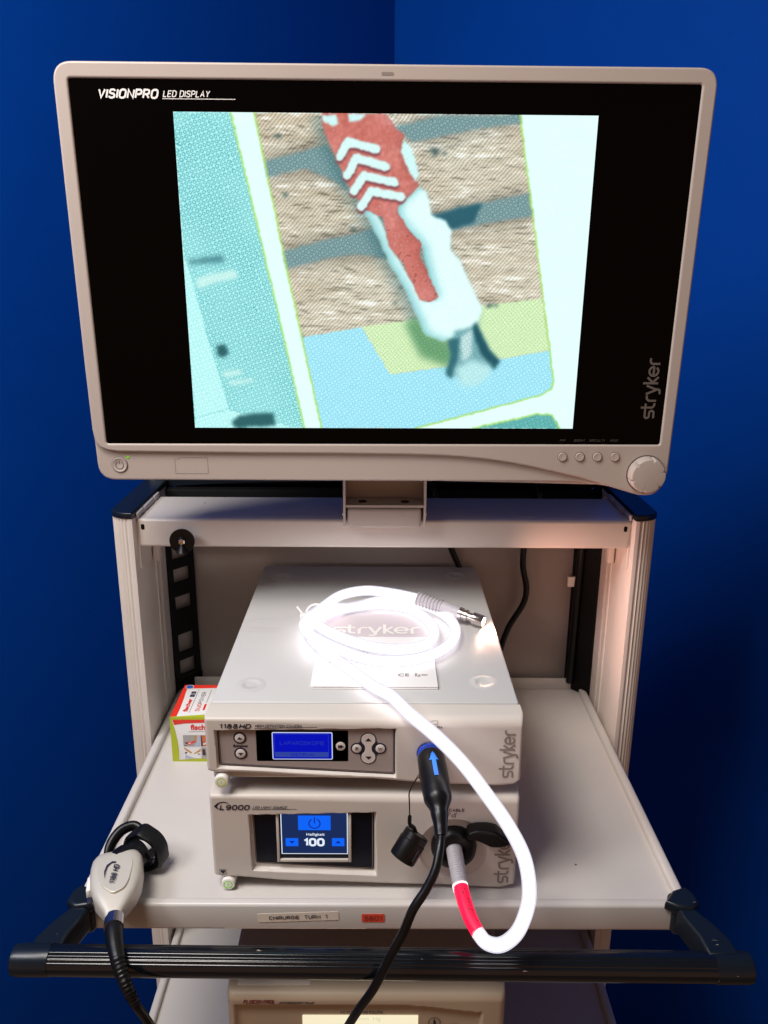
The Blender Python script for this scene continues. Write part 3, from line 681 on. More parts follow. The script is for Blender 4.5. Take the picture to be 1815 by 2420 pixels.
mb = MB().lathe([(.0093, 0), (.0093, .0004)], (-.3070, .0044, -.2128), (0, -1, 0), 40); pb = mb.build('power_button', M['seam'], lp)
MB().lathe([(.0087, 0), (.0087, .0010), (.0080, .0014), (.0070, .0008)], (-.3070, .0044, -.2128), (0, -1, 0), 40).build('button_cap', M['mon'], pb)
mb = MB().stroke(circ(-.3070, -.2132, .0044, 20, 120, 420), .0007, LP, .0012); mb.stroke([(-.3070, -.2075), (-.3070, -.2115)], .0007, LP, .00125)
mb.build('power_symbol', M['seam'], pb)
MB().lathe([(.0018, 0), (.0016, .0006), (.0005, .0009)], (-.2969, .0046, -.2040), (0, -1, 0), 16).build('status_light', M['led'], lp)
mb = MB().stroke([(-.2430, -.2060), (-.2380, -.2060), (-.2380, -.2045), (-.2060, -.2045), (-.2053, -.2055), (-.2053, -.2230), (-.2060, -.2236), (-.2425, -.2236), (-.2430, -.2230), (-.2430, -.2060)], .0004, LP, .00012)
mb.build('cover_seam', M['seam'], lp)
# bracket carrying the monitor on the beam (built in the cart's axes, then turned into the monitor's)
MI = (Matrix.Translation((-.0004, -.1312, 1.4712)) @ Euler((0.0351, 0, .0146)).to_matrix().to_4x4()).inverted()
def wl(mb): mb.v = [tuple(MI @ Vector(v)) for v in mb.v]; return mb
mb = MB()
for x in (-.0520, .0490): mb.box((x, -.0680, 1.1665), (x+.0032, .040, 1.40), .0008)
mb.box((-.0486, -.0670, 1.1915), (.0488, .030, 1.1945)); mb.box((-.0486, -.030, 1.1947), (.0488, -.027, 1.40))
br = wl(mb).build('mount_bracket', M['mon'], mon)
wl(MB().box((-.0466, -.0690, 1.1648), (.0462, .010, 1.1905), .004, seg=4)).build('mount_block', M['mon'], br)
for x in (-.028, .026): wl(MB().lathe([(.0055, 0), (.0055, .0005)], (x, -.050, 1.1946), (0, 0, 1), 20)).build('screw_hole', M['duct'], br)
for x, s in ((-.0520, -1), (.0522, 1)): wl(MB().lathe([(.0026, 0), (.0024, .0014), (.001, .0020)], (x, -.055, 1.180), (s, 0, 0), 12)).build('screw', M['metal'], br)

# ------------------------------------------------------------------ the stacked units
def faceplate(x0, x1, zt, zb, yf, yb, depth, res=.00085):
    nx = int((x1-x0)/res); nz = int((zt-min(zb(x0), zb(x1), zb((x0+x1)/2)))/res)
    vs = []; fs = []
    for i in range(nx+1):
        x = x0+(x1-x0)*i/nx; lo = zb(x)
        for j in range(nz+1):
            z = lo+(zt-lo)*j/nz
            vs.append((x, yf+depth(x, z, lo), z))
    W_ = nz+1
    for i in range(nx):
        for j in range(nz): fs.append((i*W_+j, (i+1)*W_+j, (i+1)*W_+j+1, i*W_+j+1))
    rim = [i*W_ for i in range(nx+1)]+[nx*W_+j for j in range(1, nz+1)]+[i*W_+nz for i in range(nx-1, -1, -1)]+[j for j in range(nz-1, 0, -1)]
    o = len(vs)
    for r in rim: vs.append((vs[r][0], yb, vs[r][2]))
    n = len(rim)
    fs += [(rim[k], o+k, o+(k+1) % n, rim[(k+1) % n]) for k in range(n)]
    return MB().add(vs, fs)
def fillet(e, r):
    if e >= r: return 0.0
    k = r-max(0, e); return r-math.sqrt(max(0, r*r-k*k))
def inside(x, z, poly, wd):      # 0 outside .. 1 inside, with a soft wall of width wd, for a convex polygon (clockwise)
    m = 1e9
    for (ax, az), (bx, bz_) in zip(poly, poly[1:]+poly[:1]):
        ex, ez = bx-ax, bz_-az; l = math.hypot(ex, ez); m = min(m, ((x-ax)*ez-(z-az)*ex)/l)
    return sm(m/wd+.5)
def triangle(mb, x, z, s, upw, fn, w, mi=0):
    k = 1 if upw else -1
    mb.flat([(x-s, z-k*s*.45), (x+s, z-k*s*.45), (x, z+k*s*.65)], fn, w, mi)

YF = -.3285
UF = FRONT(YF)
# --- camera control unit (upper)
cu = thing('camera_control_unit', 'upper of the two stacked white medical units, with blue text display', 'medical unit', (-.02, -.30, .962))
pu = [(-.1690, 1.0358), (.0113, 1.0384), (.0117, .9832), (-.1682, .9932)]
zbu = lambda x: lerp([(-.1795, .9885), (-.17, .9870), (-.025, .9800), (.066, .9738), (.1157, .9722), (.131, .9735), (.1392, .9785)], x)
def du(x, z, lo):
    ex = min(x+.1795, .1392-x)
    d = fillet(ex, .0035)+fillet(1.0502-z, .0035+.0065*sm((x+.18)/.2))+fillet(z-lo, .004)
    d += .0045*inside(x, z, pu, .0016)
    r = math.hypot(x-.0463, z-1.0108); d += .003*sm((.0128-r)/.0015+.5)
    return d
fp = faceplate(-.1795, .1392, 1.0502, zbu, YF, -.3000, du).build('front_panel', M['face'], cu, ang=60)
mb = MB().box((-.1785, -.2984, .9780), (.1385, .1, 1.0508), .0022, seg=3)
hs = mb.build('housing', M['unit'], cu)
MB().box((-.1755, -.318, .9745), (.136, .08, .9885), .002).build('base_tray', M['face'], cu)
for x in (-.15, .11):
    for y in (-.28, .05): MB().lathe([(.008, -.003), (.008, .014)], (x, y, .9615), (0, 0, 1), 16).build('foot', M['black'], cu)
TZ = TOP(1.0508)
for x, y in ((-.1425, -.262), (.1076, -.2555), (-.1490, .0560), (.1055, .0625)):     # shallow pressed dimples
    MB().lathe([(.0160, 0.0001), (.0120, .0006), (.0088, .0007), (.0083, .0003), (.004, .0002)], (x, y, 1.0508), (0, 0, 1), 40).build('dimple', M['unit'], hs, ang=70)
mb = MB()
mb.stroke([(-.1320, -.0925), (-.1600, -.0930)]+arc(-.160, -.107, .0135, 90, 270, 10)+[(-.128, -.1200)], .0007, TZ, .0002)
mb.stroke([(-.1755, -.1290), (-.130, -.1290)], .0006, TZ, .0002); mb.stroke([(-.128, -.0930), (-.110, -.0800), (-.110, -.050), (-.097, -.050)], .0005, TZ, .0002)
mb.stroke([(.098, -.12), (.101, -.145)], .0005, TZ, .0002)
mb.build('embossing', M['shade'], hs)
ins = MB().prism([rpoly([(-.1665, 1.0352), (.0097, 1.0373), (.0102, .9852), (-.1660, .9955)], .0035)], .0006, FRONT(YF+.0038)).build('control_panel', M['inset'], fp)
IP = FRONT(YF+.0038)
mb = MB().stroke(rpoly([(-.1672, 1.0357), (.0104, 1.0379), (.0109, .9843), (-.1668, .9947)], .003)+[rpoly([(-.1672, 1.0357), (.0104, 1.0379), (.0109, .9843), (-.1668, .9947)], .003)[0]], .0009, IP, .0002)
mb.stroke(rpoly([(-.1660, 1.0347), (.0090, 1.0367), (.0094, .9862), (-.1655, .9961)], .003)+[rpoly([(-.1660, 1.0347), (.0090, 1.0367), (.0094, .9862), (-.1655, .9961)], .003)[0]], .0005, IP, .0002)
mb.build('panel_outline', M['ink'], ins)
bz_ = MB().prism([rrect(-.1290, .9988, -.0363, 1.0345, .0015)], .0004, IP, ).build('display', M['insetb'], fp)
mb = MB(); mb.v = []
mb.prism([rrect(-.1130, 1.0010, -.0521, 1.0323, .0016)], .0002, FRONT(YF+.0036), mi=0)
mb.prism([rrect(-.1121, 1.0019, -.0530, 1.0314, .0008)], .0002, FRONT(YF+.0034), mi=1)
mb.prism([[(-.1105, 1.0040), (-.0563, 1.0040), (-.0563, 1.0098), (-.1105, 1.0098)]], .0002, FRONT(YF+.0032), mi=2)
mb.stroke([(-.1105, 1.0040), (-.1105, 1.0303), (-.0563, 1.0303), (-.0563, 1.0040)], .0003, IP, .0007, 2)
mb.stext('LAPAROSKOPIE', -.1051, 1.0180, .0450, .0045, IP, .0008, 3, 0, .13)
mb.stext('DISZIPLIN', -.0943, 1.0052, .0230, .0034, IP, .0009, 1, 0, .15)
mb.build('display_image', [M['lcdb'], M['lcd'], M['lcdbar'], M['lcdt']], bz_)
def rbtn(x, z, r, ro):
    b = MB().lathe([(ro, 0), (ro, .0005)], (x, YF+.0038, z), (0, -1, 0), 32).build('button', M['ink'], fp)
    MB().lathe([(r, 0), (r, .0010), (r-.0004, .0012)], (x, YF+.0038, z), (0, -1, 0), 32).build('button_cap', M['btn'], b); return b
b1 = rbtn(-.1452, 1.0257, .0049, .0066); b2 = rbtn(-.1450, 1.0079, .0049, .0066); b3 = rbtn(-.0440, 1.0168, .0048, .0049)
mb = MB(); triangle(mb, -.1452, 1.0257, .0027, True, IP, .0014); mb.build('symbol', M['ink'], b1)
mb = MB(); triangle(mb, -.1450, 1.0079, .0027, False, IP, .0014); mb.build('symbol', M['ink'], b2)
mb = MB()
for x in (-.0464, -.0441): mb.flat([(x, 1.0144), (x, 1.0192), (x+.0034, 1.0168)], IP, .0014)
mb.build('symbol', M['ink'], b3)
mb = MB(); a_, b_ = [], []
for k in range(21):                      # peanut-shaped rocker
    t = k/20; z = 1.0310-t*.0342; dz = z-1.01415
    wv_ = .0034+.0036*sm((abs(dz)-.002)/.0065); e = .0171-abs(dz); wv_ = min(wv_, math.sqrt(max(0, .0071**2-(max(0, .0071-e))**2)))
    a_.append((-.0160-wv_, z)); b_.append((-.0160+wv_, z))
poly = a_+b_[::-1]
def grow(pl, g):
    c = Vector((-.016, 1.01415)); out = []
    N_ = len(pl)
    for i in range(N_):
        t = (Vector(pl[(i+1) % N_])-Vector(pl[i-1])); t = t.normalized() if t.length > 1e-9 else Vector((1, 0)); out.append((pl[i][0]-t.y*g*1, pl[i][1]+t.x*g*1) if True else 0)
    return out
big1 = grow(poly, -.0011); big2 = grow(poly, .0011)
big = big1 if max(p[0] for p in big1) > max(p[0] for p in big2) else big2
rk = MB().prism([big], .0004, FRONT(YF+.0036)).flat([(-.0290, 1.0160), (-.0230, 1.0245), (-.009, 1.0245), (-.003, 1.0160), (-.003, 1.0125), (-.009, 1.004), (-.023, 1.004), (-.029, 1.0125)], IP, .00035)
rk = rk.build('rocker_button', M['ink'], fp)
mb = MB().prism([poly], .0010, FRONT(YF+.0030), bev=.0002); mb.build('button_cap', M['btn'], rk)
mb = MB(); triangle(mb, -.0160, 1.0245, .0032, True, IP, .0012); triangle(mb, -.0160, 1.0040, .0032, False, IP, .0012); mb.build('symbol', M['ink'], rk)
for x, t in ((-.0277, 'P'), (-.0041, 'W')):
    b = rbtn(x, 1.0142, .0047, .0062)
    MB().stext(t, x-(.0023 if t == 'W' else .0014), 1.0124, .0046 if t == 'W' else .0029, .0038, IP, .0015, 0, 0, .2).build('symbol', M['ink'], b)
mb = MB()
mb.stext('1188', -.1645, 1.0386, .0190, .0054, UF, .0005, 0, .12, .19); mb.stext('HD', -.1450, 1.0386, .0130, .0054, UF, .0005, 0, .28, .21)
mb.stext('HIGH DEFINITION CAMERA', -.1288, 1.0401, .0475, .0034, UF, .0005, 0, .28, .15)
mb.add([], [])
mb.stroke([(-.1296, 1.0388), (-.0670, 1.0406)], .0005, UF, .0003)
mb.stext('CAMERA', .0419, 1.0393, .0160, .0031, UF, .0003, 0, 0, .17)
mb.stroke([(.0465, 1.0440), (.0530, 1.0440), (.0530, 1.0483), (.0480, 1.0483), (.0468, 1.0470), (.0450, 1.0470), (.0450, 1.0450), (.0465, 1.0450), (.0485, 1.0440)], .0004, UF, .0003)
mb.build('lettering', M['ink'], fp)
MB().text('Enhance', -.1522, 1.0153, .0145, .0027, IP, .0003, 0, 0, .03).build('lettering', M['ink'], ins)
mb = MB(); wordmark(mb, UF, .1312, .9835, .0545, R(90), tall=1.15); mb.build('wordmark', M['greyink'], fp)
def power(par, x, z, y):
    b = MB().lathe([(.0072, .018), (.0072, 0), (.0066, -.0018), (.0050, -.0022)], (x, y, z), (0, 1, 0), 32).build('power_button', M['white'], par)
    mb = MB().stroke(circ(x, z, .0043, 28)+[circ(x, z, .0043, 28)[0]], .0010, FRONT(y-.0022), .0001)
    mb.stroke([(x, z-.0018), (x, z+.0022)], .0008, FRONT(y-.0022), .0002); mb.build('lit_symbol', M['ledring'] if par is cu else M['led'], b)
power(cu, -.1649, .9786, YF-.001)
MB().lathe([(.0124, 0), (.0124, .0006), (.0100, .0008)], (.0463, YF+.003, 1.0108), (0, -1, 0), 36).build('socket', M['face'], fp)

# --- light source (lower)
lu = thing('light_source', 'lower of the two stacked white medical units, with touchscreen reading 100', 'medical unit', (-.02, -.30, ZP))
YL = -.3286
LF = FRONT(YL)
pl = [(-.1389, .9366), (-.0086, .9402), (-.0080, .8630), (-.1378, .8688)]
zbl = lambda x: max(ZP+.0012, lerp([(-.1795, .8615), (-.17, .8595), (-.0836, .8535), (.0513, .8500), (.1218, .8462), (.1407, .8505)], x))
def dl_(x, z, lo):
    d = fillet(min(x+.1795, .1398-x), .0035)+fillet(.9610-z, .004+.005*sm((x+.18)/.2))+fillet(z-lo, .004)
    d += .0055*inside(x, z, pl, .0020)
    r = math.hypot(x-.0735, z-.8960)
    if r < .037: d += .0065*(1-(r/.037)**2)*sm((.037-r)/.003) + .0012*sm((.037-r)/.002)
    return d
lf = faceplate(-.1795, .1398, .9610, zbl, YL, -.3000, dl_).build('front_panel', M['face'], lu, ang=60)
MB().box((-.1785, -.2984, .8500), (.1385, .1, .9580), .0022, seg=3).build('housing', M['unit'], lu)
MB().box((-.1755, -.316, .8490), (.1360, .06, .8620), .002).build('base_tray', M['face'], lu)
for x in (-.15, .11):
    for y in (-.27, .04): MB().lathe([(.008, 0), (.008, .008)], (x, y, ZP), (0, 0, 1), 16).build('foot', M['black'], lu)
gp = MB().prism([rpoly([(-.1365, .9361), (-.0103, .9397), (-.0101, .8665), (-.1352, .8743)], .0030)], .0006, FRONT(YL+.0050)).build('display', M['insetb'], lf)
G2 = FRONT(YL+.0050)
op = rpoly([(-.1355, .9352), (-.0118, .9385), (-.0116, .8680), (-.1344, .8753)], .003)
MB().stroke(op+[op[0]], .0006, G2, .0003).build('panel_outline', M['greyink'], gp)
mb = MB()
mb.box((-.1119, YL+.0022, .8774), (-.1092, YL+.0049, .9366), .0004); mb.box((-.0370, YL+.0022, .8774), (-.0339, YL+.0049, .9368), .0004); mb.box((-.1090, YL+.0022, .8774), (-.0372, YL+.0049, .8806), .0004)
mb.build('display_frame', M['face'], gp)
mb = MB()
mb.prism([[(-.1088, .8808), (-.0374, .8808), (-.0374, .9370), (-.1088, .9366)]], .0002, FRONT(YL+.0046), mi=0)
mb.prism([[(-.1074, .8860), (-.0376, .8860), (-.0376, .9370), (-.1074, .9366)]], .0002, FRONT(YL+.0044), mi=1)
mb.prism([[(-.1065, .8869), (-.0384, .8869), (-.0384, .9370), (-.1065, .9366)]], .0002, FRONT(YL+.0042), mi=2)
for a, b, c, d in ((-.0892, .9160, -.0553, .9337), (-.1028, .8960, -.0895, .9059), (-.0542, .8962, -.0412, .9061)):
    mb.prism([rrect(a, b, c, d, .0005)], .0002, FRONT(YL+.0040), mi=3)
S = FRONT(YL+.0040)
mb.stroke(circ(-.0721, .9243, .0058, 24, 118, 422), .0012, S, .0002, 4); mb.stroke([(-.0721, .9245), (-.0721, .9320)], .0012, S, .0003, 4)
triangle(mb, -.0961, .9012, .0030, False, S, .0002, 4); triangle(mb, -.0477, .9012, .0030, True, S, .0002, 4)
mb.text('Helligkeit', -.0808, .9084, .0190, .0040, S, .0001, 1, 0, .004)
mb.stext('100', -.0840, .8960, .0221, .0102, S, .0001, 1, 0, .23)
mb.build('display_image', [M['insetb'], M['scrwhite'], M['navyscr'], M['bluebtn'], M['bluedk']], gp)
mb = MB()
mb.stext('L9000', -.1690, .9436, .0316, .0063, LF, .0005, 0, .2, .19)
mb.stext('LED LIGHT SOURCE', -.1350, .9452, .0360, .0032, LF, .0005, 0, .28, .15)
mb.stroke([(-.1357, .9440), (-.0896, .9447)], .0005, LF, .0003)
mb.flat([(-.1748, .9478), (-.1715, .9513), (-.1680, .9531), (-.1645, .9537), (-.1610, .9527), (-.1586, .9511), (-.1615, .9519), (-.1650, .9526), (-.1680, .9518), (-.1705, .9500), (-.1716, .9478), (-.1705, .9455), (-.1680, .9428), (-.1715, .9450)], LF, .0004)
mb.stext('LIGHT CABLE', .0510, .9424, .0323, .0036, LF, .0003, 0, 0, .18)
mb.stroke([(.0600, .9383), (.0668, .9392), (.0668, .9380), (.0690, .9400), (.0668, .9418), (.0668, .9406), (.0600, .9398)], .0005, LF, .0003)
mb.stroke([(.0703, .9362), (.0740, .9362), (.0740, .9385), (.0703, .9385), (.0703, .9362)], .0006, LF, .0003); mb.stroke([(.0734, .9388)]+arc(.0742, .9395, .0014, 180, 10, 6), .0006, LF, .0004)
mb.stroke([(-.1728, .8640), (-.1660, .8640), (-.1660, .8698), (-.1728, .8698), (-.1728, .8640)], .0004, LF, .0003)
mb.flat([(-.1694, .8645), (-.1718, .8670), (-.1716, .8688), (-.1704, .8693), (-.1694, .8684), (-.1684, .8693), (-.1672, .8688), (-.1670, .8670)], LF, .0003)
mb.build('lettering', M['ink'], lf)
mb = MB(); wordmark(mb, LF, .1325, .8545, .0600, R(90), tall=1.1, w=.0006); mb.build('wordmark', M['greyink'], lf)
power(lu, -.1642, .8530, YL-.001)
mb = MB().lathe([(.0235, -.004), (.0240, .002), (.0222, .0085), (.0175, .0120), (.0125, .0125), (.0105, .0105), (.0095, .004)], (.0735, YL+.003, .8985), (0, -1, 0), 48)
mb.build('cable_socket', M['black'], lf)
kn = [(-.0215, .0090), (-.013, .0132), (.000, .0135), (.009, .0110), (.014, .0040), (.0225, -.0020), (.0228, -.0085), (.014, -.0125), (.003, -.0125), (-.006, -.0060), (-.013, -.0020), (-.0215, -.0010)]
mb = MB().prism([rpoly([(.1068+a, .9210+b*.8) for a, b in kn], .004)], .017, FRONT(YL-.0175), bev=.0030, bres=3)
mb.build('release_lever', M['black'], lf)

# ------------------------------------------------------------------ booklet on the upper unit
bk = thing('booklet', 'thin white folded booklet lying under the glowing cable coil', 'booklet', (-.012, -.17, 1.0509))
x0, x1, ya, yb2 = -.0805, .0570, -.2715, -.082
mb = MB().box((x0+.003, ya, 1.0511), (x1, yb2, 1.0522), .0003); mb.box((x0+.003, ya+.001, 1.0526), (x1-.0006, yb2, 1.0530)); mb.box((x0+.003, ya+.0004, 1.0533), (x1, yb2, 1.0541), .0003)
mb.tube([(x0+.0032, ya+.0004, 1.0526), (x0+.0032, yb2, 1.0526)], .0016, 12, smooth=False)
mb.build('pages', M['paper'], bk)
BT = TOP(1.0541)
cv = MB().flat([(x0+.006, -.150), (x1-.0005, -.150), (x1-.0005, yb2+.0005), (x0+.006, yb2+.0005)], BT, .0001).build('cover_print', M['shade'], bk)
mb = MB(); wordmark(mb, BT, -.0620, -.1420, .1060, 0, w=.0003, tall=1.0); mb.build('wordmark', M['white'], cv)
mb = MB()
mb.stroke([(-.062, -.218), (.036, -.218), (.036, -.178), (-.062, -.178), (-.062, -.218)], .0005, BT, .0002)
for k in range(5): mb.stroke([(-.055+.018*k, -.214), (-.055+.018*k, -.182)], .0004, BT, .0002)
mb.stroke([(-.036, -.206), (.030, -.206)], .0004, BT, .0002); mb.stroke([(-.036, -.190), (.030, -.190)], .0004, BT, .0002)
mb.text('stryker', .0335, -.2150, .0150, .0040, BT, .0002, rot=R(90))
mb.text('CE', .0150, -.2485, .0120, .0060, BT, .0002, 0, 0, 0); mb.text('Rx', .0335, -.2490, .0060, .0070, BT, .0002); mb.text('ONLY', .0405, -.2465, .0070, .0026, BT, .0002, 0, 0, .03)
mb.build('lettering', M['seam'], bk)

# ------------------------------------------------------------------ glowing light cable
lc = thing('light_cable', 'glowing white fibre light cable coiled on the booklet and plugged in below', 'cable', (.073, -.335, .9037))
path = [(.0875, -.4290, .8860), (.0945, -.4380, .8835), (.1065, -.4420, .8845), (.1205, -.4400, .8945), (.1305, -.4350, .9176), (.1331, -.4280, .9339), (.1292, -.4150, .9580), (.1155, -.4000, .9812), (.0967, -.3850, 1.0034),
        (.0733, -.3700, 1.0291), (.0484, -.3550, 1.0487), (.0230, -.3350, 1.0610), (.0057, -.3054, 1.0630), (-.0112, -.2863, 1.0620), (-.0330, -.2538, 1.0615), (-.0562, -.2216, 1.0620), (-.0762, -.1921, 1.0625), (-.0890, -.1594, 1.0620), (-.0865, -.1239, 1.0612),
        (-.0640, -.0930, 1.0610), (-.0315, -.0740, 1.0610), (.0021, -.0700, 1.0610), (.0326, -.0830, 1.0610), (.0545, -.1180, 1.0610), (.0597, -.1568, 1.0610), (.0453, -.1880, 1.0612), (.0106, -.2020, 1.0630), (-.0235, -.2010, 1.0680), (-.0583, -.1870, 1.0745), (-.0781, -.1642, 1.0755), (-.0860, -.1403, 1.0745),
        (-.0740, -.1070, 1.0720), (-.0430, -.0790, 1.0610), (-.0040, -.0560, 1.0610), (.0300, -.0560, 1.0610), (.0600, -.0780, 1.0610), (.0800, -.1090, 1.0610), (.0860, -.1450, 1.0610), (.0760, -.1830, 1.0610), (.0510, -.2130, 1.0610), (.0200, -.2260, 1.0610), (-.0164, -.2260, 1.0625), (-.0525, -.2160, 1.0705), (-.0820, -.1930, 1.0745),
        (-.0955, -.1580, 1.0705), (-.0930, -.1180, 1.0645), (-.0790, -.0830, 1.0625), (-.0560, -.0600, 1.0700), (-.0250, -.0520, 1.0735), (.0100, -.0630, 1.0745), (.0447, -.0790, 1.0735)]
cr = MB().tube(path, .0050, 12, n=7).build('fibre_core', M['core'], lc)
MB().tube(path, .0067, 16, n=7).build('clear_sheath', M['sheath'], lc)
sl = [(.0757, -.3840, .8965), (.0778, -.3985, .8935), (.0818, -.4145, .8895), (.0875, -.4290, .8860)]
rs = MB().tube(sl, lambda t: .0074-.0008*t, 20).build('red_sleeve', M['redglow'], lc)
def on_sleeve(u, v, w):
    P = spline(sl, 10); t = min(.97, max(.02, u)); i = int(t*(len(P)-1)); p = P[i]; d = (P[i+1]-P[i]).normalized()
    side = d.cross(Vector((0, .45, 1))).normalized(); upv = side.cross(d)
    a = v/.0074; r = .00745-.0008*t+w
    return tuple(p+side*(-r*math.sin(a))+upv*(r*math.cos(a)))
mb = MB(); mb.text('CUSTOMER SERVICE', .1, .0006, .8, .0018, on_sleeve, .0001); mb.text('800-624-4422', .12, -.0022, .6, .0018, on_sleeve, .0001)
mb.build('lettering', M['maroon'], rs)
MB().tube([(.0752, -.3805, .8965), (.0758, -.3850, .8950)], .0078, 20, smooth=False).build('lit_collar', M['ringglow'], lc)
bt = MB().tube([(.0728, -.3330, .9020), (.0735, -.3480, .9010), (.0743, -.3640, .8995), (.0752, -.3805, .8965)], lambda t: .0082-.0007*t+.00035*math.sin(t*110), 22, n=26)
bt.build('strain_relief', M['grey'], lc)
b0, b1_ = Vector((.0447, -.0790, 1.0735)), Vector((.1293, -.1215, 1.0592)); dirb = (b1_-b0).normalized()
bt = MB().tube([b0-dirb*.002, b0+dirb*.006, b0+dirb*.030, b0+dirb*.056], lambda t: .0088-.0008*t+(.0009*math.sin(t*80) if t < .58 else -.0002), 22, n=34)
bt.build('connector_boot', M['grey'], lc)
e0 = b0+dirb*.055
tipm = MB().lathe([(.0070, 0), (.0078, .0010), (.0078, .0055), (.0066, .0060), (.0066, .0085), (.0072, .0090), (.0072, .0125), (.0052, .0130), (.0052, .0190), (.0074, .0195), (.0074, .0330), (.0068, .0338), (.0048, .0338)], e0, dirb, 32)
tipm.build('metal_tip', M['metal'], lc)
te = e0+dirb*.0339
MB().lathe([(.0046, 0), (.0046, .0003)], te, dirb, 24).build('lit_tip', M['tipglow'], lc)
tl = bpy.data.lights.new('tip_lamp', 'SPOT'); tl.spot_size = R(176); tl.spot_blend = .75; tl.energy = 1.45; tl.color = (1.0, .50, .37); tl.shadow_soft_size = .004
to = bpy.data.objects.new('tip_lamp', tl); COL.objects.link(to); to.location = te+dirb*.0055
to.rotation_euler = (dirb+Vector((0.05, .22, .10))).to_track_quat('-Z', 'Y').to_euler()
mb = MB().tube([(-.0955, -.1010, 1.0560), (-.0975, -.1030, 1.0660), (-.0900, -.1080, 1.0770), (-.0780, -.1130, 1.0790), (-.0700, -.1160, 1.0700)], .0012, 8)
mb.box((-.1055, -.1065, 1.0560), (-.0975, -.0995, 1.0635), .0012); mb.tube([(-.1020, -.1010, 1.0610), (-.1100, -.0930, 1.0680)], .0014, 8, smooth=False)
mb.build('cable_tie', M['white'], lc)

# ------------------------------------------------------------------ camera plug with its dust cap
cp = thing('camera_plug', 'black camera plug with blue arrow and black cable, pushed into the upper unit', 'plug', (.0463, -.33, 1.0108))
ax = [(.0463, -.3300, 1.0108), (.0470, -.3420, 1.0095), (.0485, -.3600, 1.0050), (.0500, -.3760, 1.0000), (.0512, -.3900, .9945), (.0518, -.4020, .9880), (.0523, -.4130, .9800)]
def rp_(t):
    return lerp([(0, .0125), (.10, .0138), (.30, .0142), (.48, .0140), (.60, .0135), (.76, .0085), (.92, .0064), (1, .0060)], t)
body = MB().tube(ax, rp_, 24, n=8).build('plug_body', M['rubber'], cp)
mb = MB().lathe([(.0118, 0), (.0130, .0010), (.0130, .0035), (.0122, .0045)], (.0463, -.3275, 1.0110), (.05, -1, -.10), 32)
mb.lathe([(.0122, 0), (.0134, .0010), (.0134, .0030), (.0125, .0040)], (.0466, -.3325, 1.0105), (.05, -1, -.10), 32)
mb.build('blue_ring', M['blue_ring'], cp)
MB().box((.0405, -.3275, 1.0215), (.0500, -.3180, 1.0260), .0008).build('latch', M['white'], cp)
PA = spline(ax, 12)
def on_plug(u, v, w):              # u along the plug, v across, on its upper side
    i = max(0, min(len(PA)-2, int(u*(len(PA)-1)))); p = PA[i]; d = (PA[i+1]-PA[i]).normalized(); side = d.cross(Vector((0, 0, 1))).normalized(); upv = side.cross(d)
    r = rp_(u)+.0004+w; a = v/r
    return tuple(p+side*(r*math.sin(a))+upv*(r*math.cos(a)))
mb = MB()
def grid(u0, u1, f):
    n_ = 8; vs = []; fs = []
    for i in range(n_+1):
        u = u0+(u1-u0)*i/n_; hw = f(i/n_)
        for j in range(5): vs.append(on_plug(u, -hw+2*hw*j/4, .0002))
    for i in range(n_):
        for j in range(4): fs.append((i*5+j, i*5+j+1, (i+1)*5+j+1, (i+1)*5+j))
    mb.add(vs, fs)
grid(.17, .26, lambda t: .0005+.0040*t); grid(.26, .42, lambda t: .0021)
mb.build('arrow_mark', M['blue_arrow'], body)
MB().tube([(.0523, -.4125, .9805), (.0505, -.4220, .9750), (.0462, -.4350, .9620), (.0380, -.4430, .9480), (.0257, -.4500, .9312), (.0180, -.4520, .9098), (.0080, -.4530, .8870), (-.0007, -.4520, .8644), (-.0100, -.4480, .8380), (-.0244, -.4400, .8038), (-.0350, -.4300, .7715), (-.045, -.42, .735), (-.05, -.41, .69)], .0043, 14).build('cable', M['rubber'], cp)
dc = thing('dust_cap', 'black dust cap with red markings dangling on a thin cord from the plug', 'dust cap', (.0275, -.345, .905))
axd = Vector((.0165, .012, .0225)).normalized()
base = Vector((.0175, -.3600, .9090))
mb = MB().lathe([(.0100, 0), (.0132, .0010), (.0137, .0030), (.0137, .0215), (.0130, .0222), (.0130, .0290), (.0122, .0300), (.0050, .0302), (.0005, .0302)], base, axd, 40)
capo = mb.build('cap_shell', M['black'], dc)
sd = axd.cross(Vector((0, -1, 0))).normalized()
for s in (-.0050,):
    fr_ = Vector((0, -1, 0)); fr_ = (fr_-axd*fr_.dot(axd)).normalized()
    q = (fr_*math.cos(.45)+sd*math.sin(-.45)*-1).normalized()*.0138
    MB().tube([base+axd*.006+q, base+axd*.019+q], .0017, 10, smooth=False).build('grip_rib', M['black'], capo)
fr_ = Vector((0, -1, 0)); fr_ = (fr_-axd*fr_.dot(axd)).normalized()
def on_cap(u, v, w):
    a = .80+v/.0138; return tuple(base+axd*(.003+u)+(fr_*math.cos(a)+sd*math.sin(a))*(.0139+w))
mb = MB().text('REF 1188', 0, 0, .016, .0026, on_cap, .0001); mb.text('0123', .002, -.0034, .010, .0022, on_cap, .0001)
mb.build('red_marking', mat('red_marking', (.22, .02, .03), .5), capo)
top = base+axd*.030
MB().tube([top-fr_*.002-axd*.001, (.0300, -.3490, .9390), (.0262, -.3500, .9430), (.0258, -.3500, .9530)], .0020, 10).build('cord_boot', M['rubber'], dc)
MB().tube([(.0258, -.3500, .9520), (.0252, -.3500, .9700), (.0250, -.3495, .9800), (.0290, -.3480, .9890), (.0340, -.3460, .9975), (.0375, -.3440, 1.0030)], .0007, 8).build('cord', M['rubber'], dc)
MB().tube([(.0340, -.3490, .9960), (.0352, -.3470, 1.0010), (.0368, -.3450, 1.0050)], .0012, 8).build('clip', M['metal'], dc)

